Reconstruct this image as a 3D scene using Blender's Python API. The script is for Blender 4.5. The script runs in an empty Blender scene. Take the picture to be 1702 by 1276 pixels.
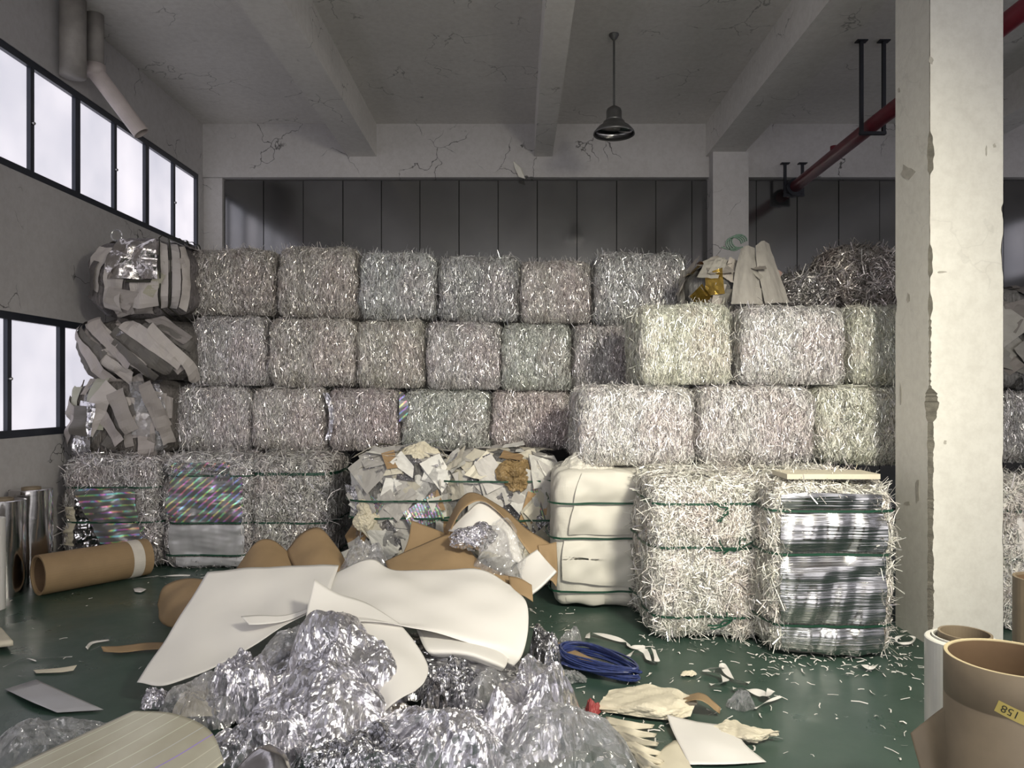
import bpy, math, random
import numpy as np
from mathutils import Vector, Matrix

random.seed(7)
RS = np.random.RandomState
SC = bpy.context.scene
COL = SC.collection

# ------------------------------------------------------------------ camera
F, CX, CY, H = 1240.0, 860.0, 655.0, 1.7      # focal in px of a 1702 wide frame, axis point, eye height
cam_d = bpy.data.cameras.new('camera')
cam = bpy.data.objects.new('camera', cam_d); COL.objects.link(cam)
cam.location = (0, 0, H); cam.rotation_euler = (math.pi/2, 0, 0)
cam_d.sensor_width = 36.0; cam_d.lens = F/1702*36.0
cam_d.shift_x = -(CX-851)/1702; cam_d.shift_y = (CY-638)/1702
cam_d.clip_start = 0.05
SC.camera = cam

# ------------------------------------------------------------------ world, light, exposure
SC.view_settings.view_transform = 'Standard'
SC.view_settings.look = 'None'
SC.view_settings.gamma = 1.0
SC.view_settings.use_curve_mapping = False
SC.view_settings.exposure = 0.0
w = bpy.data.worlds.new('overcast_sky'); SC.world = w; w.use_nodes = True
w.node_tree.nodes['Background'].inputs[0].default_value = (1.0, 0.96, 0.98, 1)
w.node_tree.nodes['Background'].inputs[1].default_value = 1.6
PANE_STRENGTH = 2.15

def area(name, loc, target, size, power, color, size_y=None):
    d = bpy.data.lights.new(name, 'AREA'); d.energy = power; d.color = color
    d.shape = 'RECTANGLE'; d.size = size; d.size_y = size_y or size
    o = bpy.data.objects.new(name, d); COL.objects.link(o); o.location = loc
    o.rotation_euler = (Vector(target)-Vector(loc)).to_track_quat('-Z', 'Y').to_euler()
    return o
fl_ = area('flood_lamp', (2.0, 1.2, 3.4), (0.75, 6.0, 0.85), 0.6, 84, (1.0, 0.94, 0.77))
fl_.data.spread = math.radians(96)
ov_ = area('overhead_fill', (0.6, 1.2, 4.5), (0.2, 3.6, 0.0), 0.5, 16, (1.0, 0.96, 0.88))  # added unseen fill light, brightens the heap from above
ov_.data.spread = math.radians(110)
area('roller_door_daylight', (0.5, -5.6, 2.2), (0.3, 4, 1.2), 5.5, 90, (1.0, 0.97, 0.93), 3.4)

# ------------------------------------------------------------------ helpers
def P(u, v, Y):
    return np.array([(u-CX)*Y/F, Y, H-(v-CY)*Y/F])
def Pz(u, v, z):
    Y = (H-z)*F/(v-CY)
    return P(u, v, Y)

def set_props(o, label=None, cat=None, group=None, kind=None):
    if label: o['label'] = label
    if cat: o['category'] = cat
    if group: o['group'] = group
    if kind: o['kind'] = kind
    return o

def raw_mesh(name, V, faces, mat=None, smooth=False, mats=None, fmat=None):
    m = bpy.data.meshes.new(name)
    if isinstance(faces, np.ndarray):
        n, k = faces.shape
        m.vertices.add(len(V)); m.vertices.foreach_set('co', np.asarray(V, dtype=np.float32).ravel())
        m.loops.add(n*k); m.loops.foreach_set('vertex_index', faces.astype(np.int32).ravel())
        m.polygons.add(n)
        m.polygons.foreach_set('loop_start', np.arange(0, n*k, k, dtype=np.int32))
        m.update(calc_edges=True)
    else:
        m.from_pydata([tuple(map(float, v)) for v in V], [], faces)
        m.update()
    for mm in (mats or ([mat] if mat else [])): m.materials.append(mm)
    if fmat is not None: m.polygons.foreach_set('material_index', np.asarray(fmat, dtype=np.int32))
    m.polygons.foreach_set('use_smooth', np.full(len(m.polygons), bool(smooth)))
    m.update()
    return m

def link(name, mesh, parent=None, loc=None, kind=None):
    o = bpy.data.objects.new(name, mesh); COL.objects.link(o)
    if parent is not None: o.parent = parent
    if loc is not None: o.location = loc
    if kind: o['kind'] = kind
    return o

def thing(name, label, cat, loc=(0, 0, 0), group=None, rz=0.0):
    o = bpy.data.objects.new(name, None); COL.objects.link(o)
    o.location = loc; o.rotation_euler = (0, 0, rz); o.empty_display_size = 0.1
    return set_props(o, label, cat, group)

class MB:
    """collects boxes, tubes, lathes into one mesh"""
    def __init__(s): s.V = []; s.Fc = []; s.M = []; s.mi = 0
    def add(s, V, Fs):
        b = len(s.V); s.V += [tuple(map(float, v)) for v in V]
        s.Fc += [tuple(i+b for i in f) for f in Fs]; s.M += [s.mi]*len(Fs); return s
    def box(s, x0, x1, y0, y1, z0, z1):
        V = [(x, y, z) for z in (z0, z1) for y in (y0, y1) for x in (x0, x1)]
        return s.add(V, [(0, 2, 3, 1), (4, 5, 7, 6), (0, 1, 5, 4), (2, 6, 7, 3), (0, 4, 6, 2), (1, 3, 7, 5)])
    def tube(s, pts, r, n=8, closed=False, caps=True):
        pts = [Vector(p) for p in pts]; N = len(pts); V = []; Fs = []
        up = Vector((0, 0, 1)); prev = None
        for i, p in enumerate(pts):
            a = pts[(i-1) % N] if (closed or i > 0) else p
            b = pts[(i+1) % N] if (closed or i < N-1) else p
            t = (b-a).normalized()
            if prev is None:
                x = t.cross(up)
                if x.length < 1e-3: x = t.cross(Vector((1, 0, 0)))
            else:
                x = prev - t*prev.dot(t)
            x.normalize(); prev = x; y = t.cross(x)
            rr = r[i] if hasattr(r, '__len__') else r
            for k in range(n):
                an = 2*math.pi*k/n
                V.append(p + x*(rr*math.cos(an)) + y*(rr*math.sin(an)))
        M = N if closed else N-1
        for i in range(M):
            j = (i+1) % N
            for k in range(n):
                l = (k+1) % n
                Fs.append((i*n+k, i*n+l, j*n+l, j*n+k))
        if caps and not closed:
            Fs.append(tuple(range(n-1, -1, -1))); Fs.append(tuple((N-1)*n+k for k in range(n)))
        return s.add(V, Fs)
    def lathe(s, prof, c=(0, 0, 0), n=32, M=None):
        V = []; Fs = []
        for r, z in prof:
            for k in range(n):
                a = 2*math.pi*k/n
                p = Vector((r*math.cos(a), r*math.sin(a), z))
                if M is not None: p = M @ p
                V.append((p.x+c[0], p.y+c[1], p.z+c[2]))
        for i in range(len(prof)-1):
            for k in range(n):
                l = (k+1) % n
                Fs.append((i*n+k, i*n+l, (i+1)*n+l, (i+1)*n+k))
        return s.add(V, Fs)
    def build(s, name, mat, parent=None, loc=None, smooth=False, kind=None, mats=None, origin=None):
        V = s.V
        if origin is not None:
            V = [(x-origin[0], y-origin[1], z-origin[2]) for x, y, z in V]
            if loc is None: loc = origin
        m = raw_mesh(name, V, s.Fc, mat, smooth, mats, s.M if mats else None)
        return link(name, m, parent, loc, kind)

def wob(Pp, freq, seed, n=7):
    """smooth random field from a few sine waves, about -1..1"""
    r = RS(seed); out = np.zeros(len(Pp))
    for i in range(n):
        d = r.normal(size=3); d /= np.linalg.norm(d)
        f = freq*(0.6+1.1*r.rand())
        out += np.sin(Pp @ d * f * 2*np.pi + r.rand()*6.28)
    return out/math.sqrt(n)/1.3

# ------------------------------------------------------------------ materials
def new_mat(name):
    m = bpy.data.materials.new(name); m.use_nodes = True
    nt = m.node_tree; b = nt.nodes['Principled BSDF']
    return m, nt, b
def N(nt, t, **kw):
    n = nt.nodes.new(t)
    for k, v in kw.items(): setattr(n, k, v)
    return n
def ramp(nt, fac, stops):
    r = N(nt, 'ShaderNodeValToRGB'); e = r.color_ramp.elements
    while len(e) < len(stops): e.new(0.5)
    for i, (p, c) in enumerate(stops):
        e[i].position = p; e[i].color = (*c, 1) if len(c) == 3 else c
    nt.links.new(fac, r.inputs[0]); return r.outputs[0]
def mixc(nt, fac, a, b, mode='MIX'):
    m = N(nt, 'ShaderNodeMix', data_type='RGBA', blend_type=mode)
    for sock, val in ((m.inputs[0], fac), (m.inputs[6], a), (m.inputs[7], b)):
        if isinstance(val, (int, float)): sock.default_value = val
        elif isinstance(val, tuple): sock.default_value = (*val, 1) if len(val) == 3 else val
        else: nt.links.new(val, sock)
    return m.outputs[2]
def noise(nt, scale, detail=4, rough=0.55, dist=0.0, vec=None, gen='Object'):
    n = N(nt, 'ShaderNodeTexNoise'); n.inputs['Scale'].default_value = scale
    n.inputs['Detail'].default_value = detail; n.inputs['Roughness'].default_value = rough
    n.inputs['Distortion'].default_value = dist
    if vec is None:
        tc = N(nt, 'ShaderNodeTexCoord'); vec = tc.outputs[gen]
    nt.links.new(vec, n.inputs['Vector']); return n.outputs[0]
def mapped(nt, scale=(1, 1, 1), rot=(0, 0, 0), gen='Object'):
    tc = N(nt, 'ShaderNodeTexCoord'); mp = N(nt, 'ShaderNodeMapping')
    mp.inputs['Scale'].default_value = scale; mp.inputs['Rotation'].default_value = rot
    nt.links.new(tc.outputs[gen], mp.inputs['Vector']); return mp.outputs[0]
def bump(nt, b, hgt, strength=0.3, dist=0.01):
    bp = N(nt, 'ShaderNodeBump'); bp.inputs['Strength'].default_value = strength
    bp.inputs['Distance'].default_value = dist
    nt.links.new(hgt, bp.inputs['Height']); nt.links.new(bp.outputs[0], b.inputs['Normal'])
def simple(name, col, rough=0.6, metal=0.0, var=0.12, scale=6.0, bmp=0.0, spec=0.5, bscale=None):
    m, nt, b = new_mat(name)
    n = noise(nt, scale)
    c = ramp(nt, n, [(0.3, tuple(x*(1-var) for x in col)), (0.7, tuple(min(1, x*(1+var)) for x in col))])
    nt.links.new(c, b.inputs['Base Color'])
    b.inputs['Roughness'].default_value = rough; b.inputs['Metallic'].default_value = metal
    b.inputs['Specular IOR Level'].default_value = spec
    if bmp: bump(nt, b, noise(nt, bscale or scale*6), bmp)
    return m

def plaster(name, col, crack=1.0, rough=0.8):
    m, nt, b = new_mat(name)
    base = ramp(nt, noise(nt, 0.7, 5), [(0.3, tuple(x*0.86 for x in col)), (0.7, col)])
    # thin dark cracks and cobwebs: only in patches
    tc = N(nt, 'ShaderNodeTexCoord')
    wn = N(nt, 'ShaderNodeTexNoise'); wn.inputs['Scale'].default_value = 2.2; wn.inputs['Detail'].default_value = 4
    nt.links.new(tc.outputs['Object'], wn.inputs['Vector'])
    add = N(nt, 'ShaderNodeVectorMath', operation='MULTIPLY_ADD')
    add.inputs[1].default_value = (0.7, 0.7, 0.7)
    nt.links.new(wn.outputs['Color'], add.inputs[0]); nt.links.new(tc.outputs['Object'], add.inputs[2])
    vo = N(nt, 'ShaderNodeTexVoronoi', feature='DISTANCE_TO_EDGE'); vo.inputs['Scale'].default_value = 1.5
    nt.links.new(add.outputs[0], vo.inputs['Vector'])
    line = ramp(nt, vo.outputs['Distance'], [(0.004, (1, 1, 1)), (0.011, (0, 0, 0))])
    patch = ramp(nt, noise(nt, 1.3, 3), [(0.52, (0, 0, 0)), (0.58, (crack, crack, crack))])
    mk = N(nt, 'ShaderNodeMath', operation='MULTIPLY')
    nt.links.new(line, mk.inputs[0]); nt.links.new(patch, mk.inputs[1])
    c = mixc(nt, mk.outputs[0], base, tuple(x*0.22 for x in col))
    grime = ramp(nt, noise(nt, 14, 6, 0.7), [(0.35, (0.86, 0.85, 0.84)), (0.6, (1, 1, 1))])
    c = mixc(nt, 0.7, c, grime, 'MULTIPLY')
    nt.links.new(c, b.inputs['Base Color']); b.inputs['Roughness'].default_value = rough
    bump(nt, b, noise(nt, 26, 6), 0.12)
    return m

M = {}
M['plaster'] = plaster('wall_plaster', (0.55, 0.535, 0.535))
M['ceiling'] = plaster('ceiling_plaster', (0.78, 0.76, 0.73), 0.6)
M['pillar'] = plaster('pillar_paint', (0.78, 0.765, 0.70), 0.1, 0.6)
M['concrete'] = simple('bare_concrete', (0.16, 0.15, 0.125), 0.9, var=0.3, scale=18, bmp=0.6)
M['panel'] = simple('grey_wall_panel', (0.24, 0.24, 0.243), 0.13, metal=0.92, var=0.10, scale=1.6, spec=0.7)
M['panel_gap'] = simple('dark_joint', (0.03, 0.03, 0.03), 0.9)
M['frame'] = simple('window_frame_metal', (0.035, 0.04, 0.055), 0.35, 0.3)
M['chrome'] = simple('latch_metal', (0.5, 0.5, 0.5), 0.3, 1.0)
M['pipe_red'] = simple('red_pipe_paint', (0.17, 0.018, 0.03), 0.4, var=0.2)
M['black_metal'] = simple('black_hanger_metal', (0.02, 0.022, 0.03), 0.5, 0.3)
M['pvc'] = simple('grey_white_pvc', (0.50, 0.44, 0.42), 0.4, var=0.1)
M['pvc_dark'] = simple('dark_grey_pvc', (0.30, 0.28, 0.26), 0.6, var=0.2)  # darker grey pvc of the two upright pipes
M['lamp'] = simple('lamp_metal', (0.16, 0.16, 0.16), 0.35, 0.8)
M['kraft'] = simple('kraft_board', (0.31, 0.212, 0.115), 0.7, var=0.10, scale=5)
M['kraft_worn'] = simple('brown_wrapper_paper', (0.26, 0.18, 0.085), 0.5, var=0.3, scale=9)
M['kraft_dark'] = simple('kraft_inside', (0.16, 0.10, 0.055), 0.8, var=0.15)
M['tube_kraft'] = simple('kraft_tube_board', (0.21, 0.165, 0.11), 0.6, var=0.10, scale=9)
M['rim'] = simple('cut_board_rim', (0.62, 0.52, 0.32), 0.7)
M['white_paper'] = simple('white_paper', (0.74, 0.72, 0.69), 0.55, var=0.03, scale=2)
M['wrap_paper'] = simple('wrapping_paper', (0.62, 0.60, 0.54), 0.6, var=0.06, scale=3)
M['grey_sheet'] = simple('satin_grey_sheet', (0.45, 0.45, 0.47), 0.35, 0.2, var=0.05)
M['grey_paper'] = simple('grey_scrap_paper', (0.36, 0.34, 0.31), 0.65, var=0.1, scale=6)
M['worn_paint'] = simple('worn_paint', (0.42, 0.40, 0.35), 0.9, var=0.2, scale=18)
M['cream_paper'] = simple('cream_paper', (0.63, 0.58, 0.46), 0.65, var=0.08, scale=6)
M['strap'] = simple('green_strap', (0.012, 0.06, 0.035), 0.4, var=0.2)
M['rope_blue'] = simple('blue_strap_coil', (0.03, 0.045, 0.15), 0.35, var=0.3, scale=30)
M['yellow_label'] = simple('yellow_tape_label', (0.50, 0.40, 0.12), 0.4)
M['ink'] = simple('black_ink', (0.03, 0.03, 0.02), 0.6)
M['red_ink'] = simple('red_ink', (0.55, 0.10, 0.04), 0.6)
M['masking'] = simple('white_tape', (0.62, 0.58, 0.52), 0.6)
M['white_film'] = simple('white_film', (0.70, 0.69, 0.64), 0.25, var=0.05)
M['red_scrap'] = simple('red_scrap', (0.30, 0.05, 0.05), 0.5)
M['purple_film'] = simple('purple_film', (0.10, 0.06, 0.35), 0.3, 0.4)

def floor_mat():
    m, nt, b = new_mat('green_epoxy_floor')
    c = ramp(nt, noise(nt, 0.9, 6, 0.6), [(0.3, (0.030, 0.060, 0.047)), (0.7, (0.048, 0.088, 0.068))])
    sc = ramp(nt, noise(nt, 5, 8, 0.7, 1.0), [(0.62, (0, 0, 0)), (0.8, (0.35, 0.35, 0.35))])
    c = mixc(nt, sc, c, (0.11, 0.13, 0.115))
    nt.links.new(c, b.inputs['Base Color'])
    r = ramp(nt, noise(nt, 2.2, 5), [(0.3, (0.22, 0.22, 0.22)), (0.7, (0.48, 0.48, 0.48))])
    nt.links.new(r, b.inputs['Roughness'])
    return m
M['floor'] = floor_mat()

def pane_mat():
    m, nt, b = new_mat('frosted_window_glass')
    c = ramp(nt, noise(nt, 0.9, 3, 0.5), [(0.3, (0.52, 0.52, 0.60)), (0.7, (0.84, 0.80, 0.86))])
    b.inputs['Base Color'].default_value = (0.5, 0.5, 0.52, 1); b.inputs['Roughness'].default_value = 0.3
    nt.links.new(c, b.inputs['Emission Color']); b.inputs['Emission Strength'].default_value = PANE_STRENGTH*0.5
    return m
M['pane'] = pane_mat()

def shred_mat():
    m, nt, b = new_mat('shredded_film_and_paper')
    at = N(nt, 'ShaderNodeAttribute', attribute_name='tone')
    fo = N(nt, 'ShaderNodeAttribute', attribute_name='foil')
    ob = N(nt, 'ShaderNodeObjectInfo')
    c = mixc(nt, 1.0, at.outputs['Color'], ob.outputs['Color'], 'MULTIPLY')
    # patches of tint along the bale
    pt = ramp(nt, noise(nt, 2.3, 2), [(0.35, (0.90, 0.90, 0.87)), (0.5, (1, 1, 1)), (0.65, (0.95, 0.91, 0.91))])
    c = mixc(nt, 1.0, c, pt, 'MULTIPLY')
    nt.links.new(c, b.inputs['Base Color'])
    nt.links.new(fo.outputs['Fac'], b.inputs['Metallic'])
    r = N(nt, 'ShaderNodeMapRange'); r.inputs['To Min'].default_value = 0.6; r.inputs['To Max'].default_value = 0.22
    nt.links.new(fo.outputs['Fac'], r.inputs['Value']); nt.links.new(r.outputs[0], b.inputs['Roughness'])
    return m
M['shred'] = shred_mat()

def core_mat():
    m, nt, b = new_mat('packed_shred_core')
    v = mapped(nt, (60, 60, 9))
    n = noise(nt, 1.0, 5, 0.7, 0.6, v)
    c = ramp(nt, n, [(0.33, (0.22, 0.215, 0.21)), (0.5, (0.52, 0.51, 0.50)), (0.7, (0.74, 0.72, 0.71))])
    ob = N(nt, 'ShaderNodeObjectInfo')
    c = mixc(nt, 1.0, c, ob.outputs['Color'], 'MULTIPLY')
    nt.links.new(c, b.inputs['Base Color']); b.inputs['Roughness'].default_value = 0.5
    b.inputs['Metallic'].default_value = 0.25
    bump(nt, b, n, 1.0, 0.03)
    return m
M['core'] = core_mat()

def paper_obj_mat():
    m, nt, b = new_mat('scrap_paper')
    ob = N(nt, 'ShaderNodeObjectInfo')
    n = ramp(nt, noise(nt, 3, 4), [(0.3, (0.85, 0.85, 0.84)), (0.7, (1, 1, 1))])
    c = mixc(nt, 1.0, n, ob.outputs['Color'], 'MULTIPLY')
    nt.links.new(c, b.inputs['Base Color']); b.inputs['Roughness'].default_value = 0.6
    return m
M['scrap'] = paper_obj_mat()

def facets(nt, scale, warp=0.03, stretch=(1, 1, 1)):
    # each irregular cell is a little plane with its own tilt: creased film
    tc = N(nt, 'ShaderNodeTexCoord'); nn = N(nt, 'ShaderNodeTexNoise'); nn.inputs['Scale'].default_value = scale*0.35
    nt.links.new(tc.outputs['Object'], nn.inputs['Vector'])
    ad = N(nt, 'ShaderNodeVectorMath', operation='MULTIPLY_ADD'); ad.inputs[1].default_value = (warp,)*3
    nt.links.new(nn.outputs['Color'], ad.inputs[0]); nt.links.new(tc.outputs['Object'], ad.inputs[2])
    mp = N(nt, 'ShaderNodeVectorMath', operation='MULTIPLY'); mp.inputs[1].default_value = stretch
    nt.links.new(ad.outputs[0], mp.inputs[0])
    vo = N(nt, 'ShaderNodeTexVoronoi'); vo.inputs['Scale'].default_value = scale
    nt.links.new(mp.outputs[0], vo.inputs['Vector'])
    d = N(nt, 'ShaderNodeVectorMath', operation='SUBTRACT'); nt.links.new(mp.outputs[0], d.inputs[0]); nt.links.new(vo.outputs['Position'], d.inputs[1])
    c = N(nt, 'ShaderNodeVectorMath', operation='SUBTRACT'); nt.links.new(vo.outputs['Color'], c.inputs[0]); c.inputs[1].default_value = (0.5,)*3
    dt = N(nt, 'ShaderNodeVectorMath', operation='DOT_PRODUCT'); nt.links.new(d.outputs[0], dt.inputs[0]); nt.links.new(c.outputs[0], dt.inputs[1])
    return dt.outputs['Value']
def foil_mat(name, col, rough, bscale=35, bstr=0.35, metal=1.0, facet=0.0):
    m, nt, b = new_mat(name)
    c = ramp(nt, noise(nt, 3.5, 3), [(0.3, tuple(x*0.8 for x in col)), (0.7, col)])
    nt.links.new(c, b.inputs['Base Color']); b.inputs['Metallic'].default_value = metal
    b.inputs['Roughness'].default_value = rough
    if facet:
        ad = N(nt, 'ShaderNodeMath', operation='ADD')
        nt.links.new(facets(nt, 8, 0.08, (1, 1.7, 1)), ad.inputs[0]); nt.links.new(facets(nt, 26, 0.03, (1.8, 1, 1)), ad.inputs[1])
        bump(nt, b, ad.outputs[0], facet, 1.0)
    else:
        bump(nt, b, noise(nt, bscale, 3, 0.6, 0.8), bstr, 0.01)
    return m
M['foil'] = foil_mat('silver_foil', (0.80, 0.79, 0.84), 0.25, facet=0.6, metal=0.92)
M['foil_dark'] = foil_mat('dark_foil', (0.60, 0.60, 0.63), 0.2, facet=0.55)
M['foil_gold'] = foil_mat('gold_foil', (0.62, 0.42, 0.10), 0.2)
M['foil_warm'] = foil_mat('warm_foil', (0.72, 0.68, 0.66), 0.25, facet=0.3)
M['roll_foil'] = foil_mat('foil_roll_skin', (0.62, 0.60, 0.60), 0.14, 9, 0.12)

def rib_foil():
    m, nt, b = new_mat('ribbed_silver_film')
    v = mapped(nt, (0.8, 0.8, 34))
    n = noise(nt, 1.0, 3, 0.6, 0.7, v)
    b.inputs['Base Color'].default_value = (0.58, 0.58, 0.58, 1)
    b.inputs['Metallic'].default_value = 1.0; b.inputs['Roughness'].default_value = 0.16
    bump(nt, b, n, 0.45, 0.025)
    return m
M['rib_foil'] = rib_foil()

def holo(name, rot, dens, dark=0.24, sat=0.62):
    """film with its rainbow glints painted in as narrow fixed bars"""
    m, nt, b = new_mat(name)
    v = mapped(nt, (1, 1, 1), rot)
    sep = N(nt, 'ShaderNodeSeparateXYZ'); nt.links.new(v, sep.inputs[0])
    nn = noise(nt, 5, 2)
    a1 = N(nt, 'ShaderNodeMath', operation='MULTIPLY'); a1.inputs[1].default_value = dens
    nt.links.new(sep.outputs[2], a1.inputs[0])
    fr = N(nt, 'ShaderNodeMath', operation='FRACT'); nt.links.new(a1.outputs[0], fr.inputs[0])
    stripe = ramp(nt, fr.outputs[0], [(0.12, (0, 0, 0)), (0.32, (1, 1, 1)), (0.42, (1, 1, 1)), (0.56, (0, 0, 0))])
    h1 = N(nt, 'ShaderNodeMath', operation='MULTIPLY_ADD'); h1.inputs[1].default_value = dens*0.23
    nt.links.new(sep.outputs[2], h1.inputs[0])
    h2 = N(nt, 'ShaderNodeMath', operation='MULTIPLY'); h2.inputs[1].default_value = 3.2
    nt.links.new(nn, h2.inputs[0])
    h3 = N(nt, 'ShaderNodeMath', operation='MULTIPLY_ADD'); h3.inputs[1].default_value = 2.4
    nt.links.new(sep.outputs[0], h3.inputs[0]); nt.links.new(h2.outputs[0], h3.inputs[2])
    nt.links.new(h3.outputs[0], h1.inputs[2])
    hf = N(nt, 'ShaderNodeMath', operation='FRACT'); nt.links.new(h1.outputs[0], hf.inputs[0])
    hsv = N(nt, 'ShaderNodeCombineColor', mode='HSV'); hsv.inputs[1].default_value = sat; hsv.inputs[2].default_value = 1.0
    nt.links.new(hf.outputs[0], hsv.inputs[0])
    br = ramp(nt, noise(nt, 5.5, 2, 0.6, 0.4), [(0.34, (0, 0, 0)), (0.52, (1, 1, 1))])
    mk = N(nt, 'ShaderNodeMath', operation='MULTIPLY'); nt.links.new(stripe, mk.inputs[0]); nt.links.new(br, mk.inputs[1])
    c = mixc(nt, mk.outputs[0], (dark, dark, dark*1.02), hsv.outputs[0])  # diffraction colours of the film painted into the base colour
    nt.links.new(c, b.inputs['Base Color']); b.inputs['Metallic'].default_value = 0.45
    b.inputs['Roughness'].default_value = 0.25
    bump(nt, b, noise(nt, 18, 2), 0.2, 0.01)
    return m
M['holo_diag'] = holo('holographic_film_diagonal', (0, math.radians(42), 0), 19)
M['holo_flat'] = holo('holographic_film_level', (0, math.radians(4), 0), 17)

def cream_film():
    m, nt, b = new_mat('cream_holographic_sheet')
    tc = N(nt, 'ShaderNodeTexCoord'); sep = N(nt, 'ShaderNodeSeparateXYZ'); nt.links.new(tc.outputs['UV'], sep.inputs[0])
    a1 = N(nt, 'ShaderNodeMath', operation='MULTIPLY'); a1.inputs[1].default_value = 9.0
    nt.links.new(sep.outputs[1], a1.inputs[0])
    fr = N(nt, 'ShaderNodeMath', operation='FRACT'); nt.links.new(a1.outputs[0], fr.inputs[0])
    line = ramp(nt, fr.outputs[0], [(0.44, (0, 0, 0)), (0.47, (1, 1, 1)), (0.51, (1, 1, 1)), (0.54, (0, 0, 0))])
    base = ramp(nt, noise(nt, 4, 3), [(0.3, (0.50, 0.47, 0.36)), (0.7, (0.60, 0.58, 0.47))])
    band = ramp(nt, sep.outputs[1], [(0.60, (0.72, 0.74, 0.58)), (0.66, (0.42, 0.30, 0.85)), (0.74, (0.42, 0.30, 0.85)), (0.80, (0.74, 0.72, 0.58))])
    c = mixc(nt, line, base, band)
    nt.links.new(c, b.inputs['Base Color']); b.inputs['Roughness'].default_value = 0.25; b.inputs['Metallic'].default_value = 0.25
    return m
M['cream_film'] = cream_film()

def clear_mat(name, op=0.35, col=(0.75, 0.75, 0.78), rough=0.12):
    m, nt, b = new_mat(name)
    out = nt.nodes['Material Output']
    tr = N(nt, 'ShaderNodeBsdfTransparent'); tr.inputs[0].default_value = (0.93, 0.93, 0.94, 1)
    b.inputs['Base Color'].default_value = (*col, 1); b.inputs['Roughness'].default_value = rough
    b.inputs['Metallic'].default_value = 0.35
    fr = N(nt, 'ShaderNodeFresnel'); fr.inputs[0].default_value = 1.5
    mr = N(nt, 'ShaderNodeMapRange'); mr.inputs['From Max'].default_value = 0.6
    mr.inputs['To Min'].default_value = op; mr.inputs['To Max'].default_value = min(1, op+0.5)
    nt.links.new(fr.outputs[0], mr.inputs['Value'])
    mx = N(nt, 'ShaderNodeMixShader'); nt.links.new(mr.outputs[0], mx.inputs[0])
    nt.links.new(tr.outputs[0], mx.inputs[1]); nt.links.new(b.outputs[0], mx.inputs[2])
    bump(nt, b, facets(nt, 24, 0.03, (1, 1.7, 1)), 0.9, 1.0)
    nt.links.new(mx.outputs[0], out.inputs['Surface'])
    return m
M['clear'] = clear_mat('clear_plastic_film', 0.24, (0.80, 0.80, 0.82), 0.16)
M['clear_wrap'] = clear_mat('clear_stretch_wrap', 0.2)

# ------------------------------------------------------------------ the room
XL, YB, ZC = -4.6, 11.0, 5.65
Y0, XR = -6.0, 9.0
MB().box(XL-0.3, XR, Y0, YB+0.4, -0.2, 0.0).build('floor', M['floor'], kind='structure')
MB().box(XL-0.3, XR, Y0, YB+0.4, ZC, ZC+0.2).build('ceiling', M['ceiling'], kind='structure')
b = MB()
WY1 = 10.78
b.box(XL-0.24, XL, Y0, YB+0.2, 0, 1.30); b.box(XL-0.24, XL, Y0, YB+0.2, 2.45, 3.75)
b.box(XL-0.24, XL, Y0, YB+0.2, 4.87, ZC); b.box(XL-0.24, XL, WY1, YB+0.2, 1.30, 2.45); b.box(XL-0.24, XL, WY1, YB+0.2, 3.75, 4.87)
b.box(XL-0.24, XL, Y0, Y0+0.4, 1.30, 2.45); b.box(XL-0.24, XL, Y0, Y0+0.4, 3.75, 4.87)
b.build('wall_left', M['plaster'], kind='structure')
b = MB()
for z0_, z1_ in ((0, 1.30), (2.45, 3.75), (4.87, ZC)): b.box(XR, XR+0.2, Y0, YB+0.4, z0_, z1_)
for z0_, z1_ in ((1.30, 2.45), (3.75, 4.87)):
    b.box(XR, XR+0.2, Y0, -5.5, z0_, z1_); b.box(XR, XR+0.2, 10.5, YB+0.4, z0_, z1_)
b.build('wall_right', M['plaster'], kind='structure')

# back wall: backing + single panels as parts
wb = MB().box(XL, XR, YB+0.06, YB+0.3, 0, ZC).build('wall_back', M['panel_gap'], kind='structure')
us = [372, 438, 504, 570, 634, 698, 763, 828, 893, 959, 1025, 1090, 1150, 1181]
us2 = [1240, 1257, 1325, 1394, 1462, 1530, 1598, 1668, 1735, 1803, 1870]
k = 0
for lst in (us, us2):
    for a, c in zip(lst[:-1], lst[1:]):
        xa, xc = (a-CX)*YB/F+0.006, (c-CX)*YB/F-0.006
        off = 0.004*math.sin(k*2.3); k += 1
        MB().box(xa, xc, YB+off, YB+0.06, 0.02, 4.85).build('wall_panel', M['panel'], wb)
MB().box(XL, (372-CX)*YB/F, YB-0.06, YB+0.1, 0, 4.87).build('trim_1', M['plaster'], kind='structure')

# wall beam over the panels, ceiling beams, far pillar
MB().box(XL, XR, YB-0.10, YB+0.1, 4.87, ZC).build('trim_2', M['plaster'], kind='structure')
for nm, x0, x1, zb in (('trim_3', -2.47, -2.06, 5.17), ('trim_4', 0.25, 0.51, 5.17), ('trim_5', 2.75, 3.26, 5.17), ('trim_6', 6.1, 6.5, 5.17)):
    MB().box(x0, x1, Y0, YB-0.1, zb, ZC).build(nm, M['ceiling'], kind='structure')
MB().box(2.80, 3.31, YB-0.32, YB+0.05, 0, 5.17).build('far_pillar', M['plaster'], kind='structure')
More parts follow.
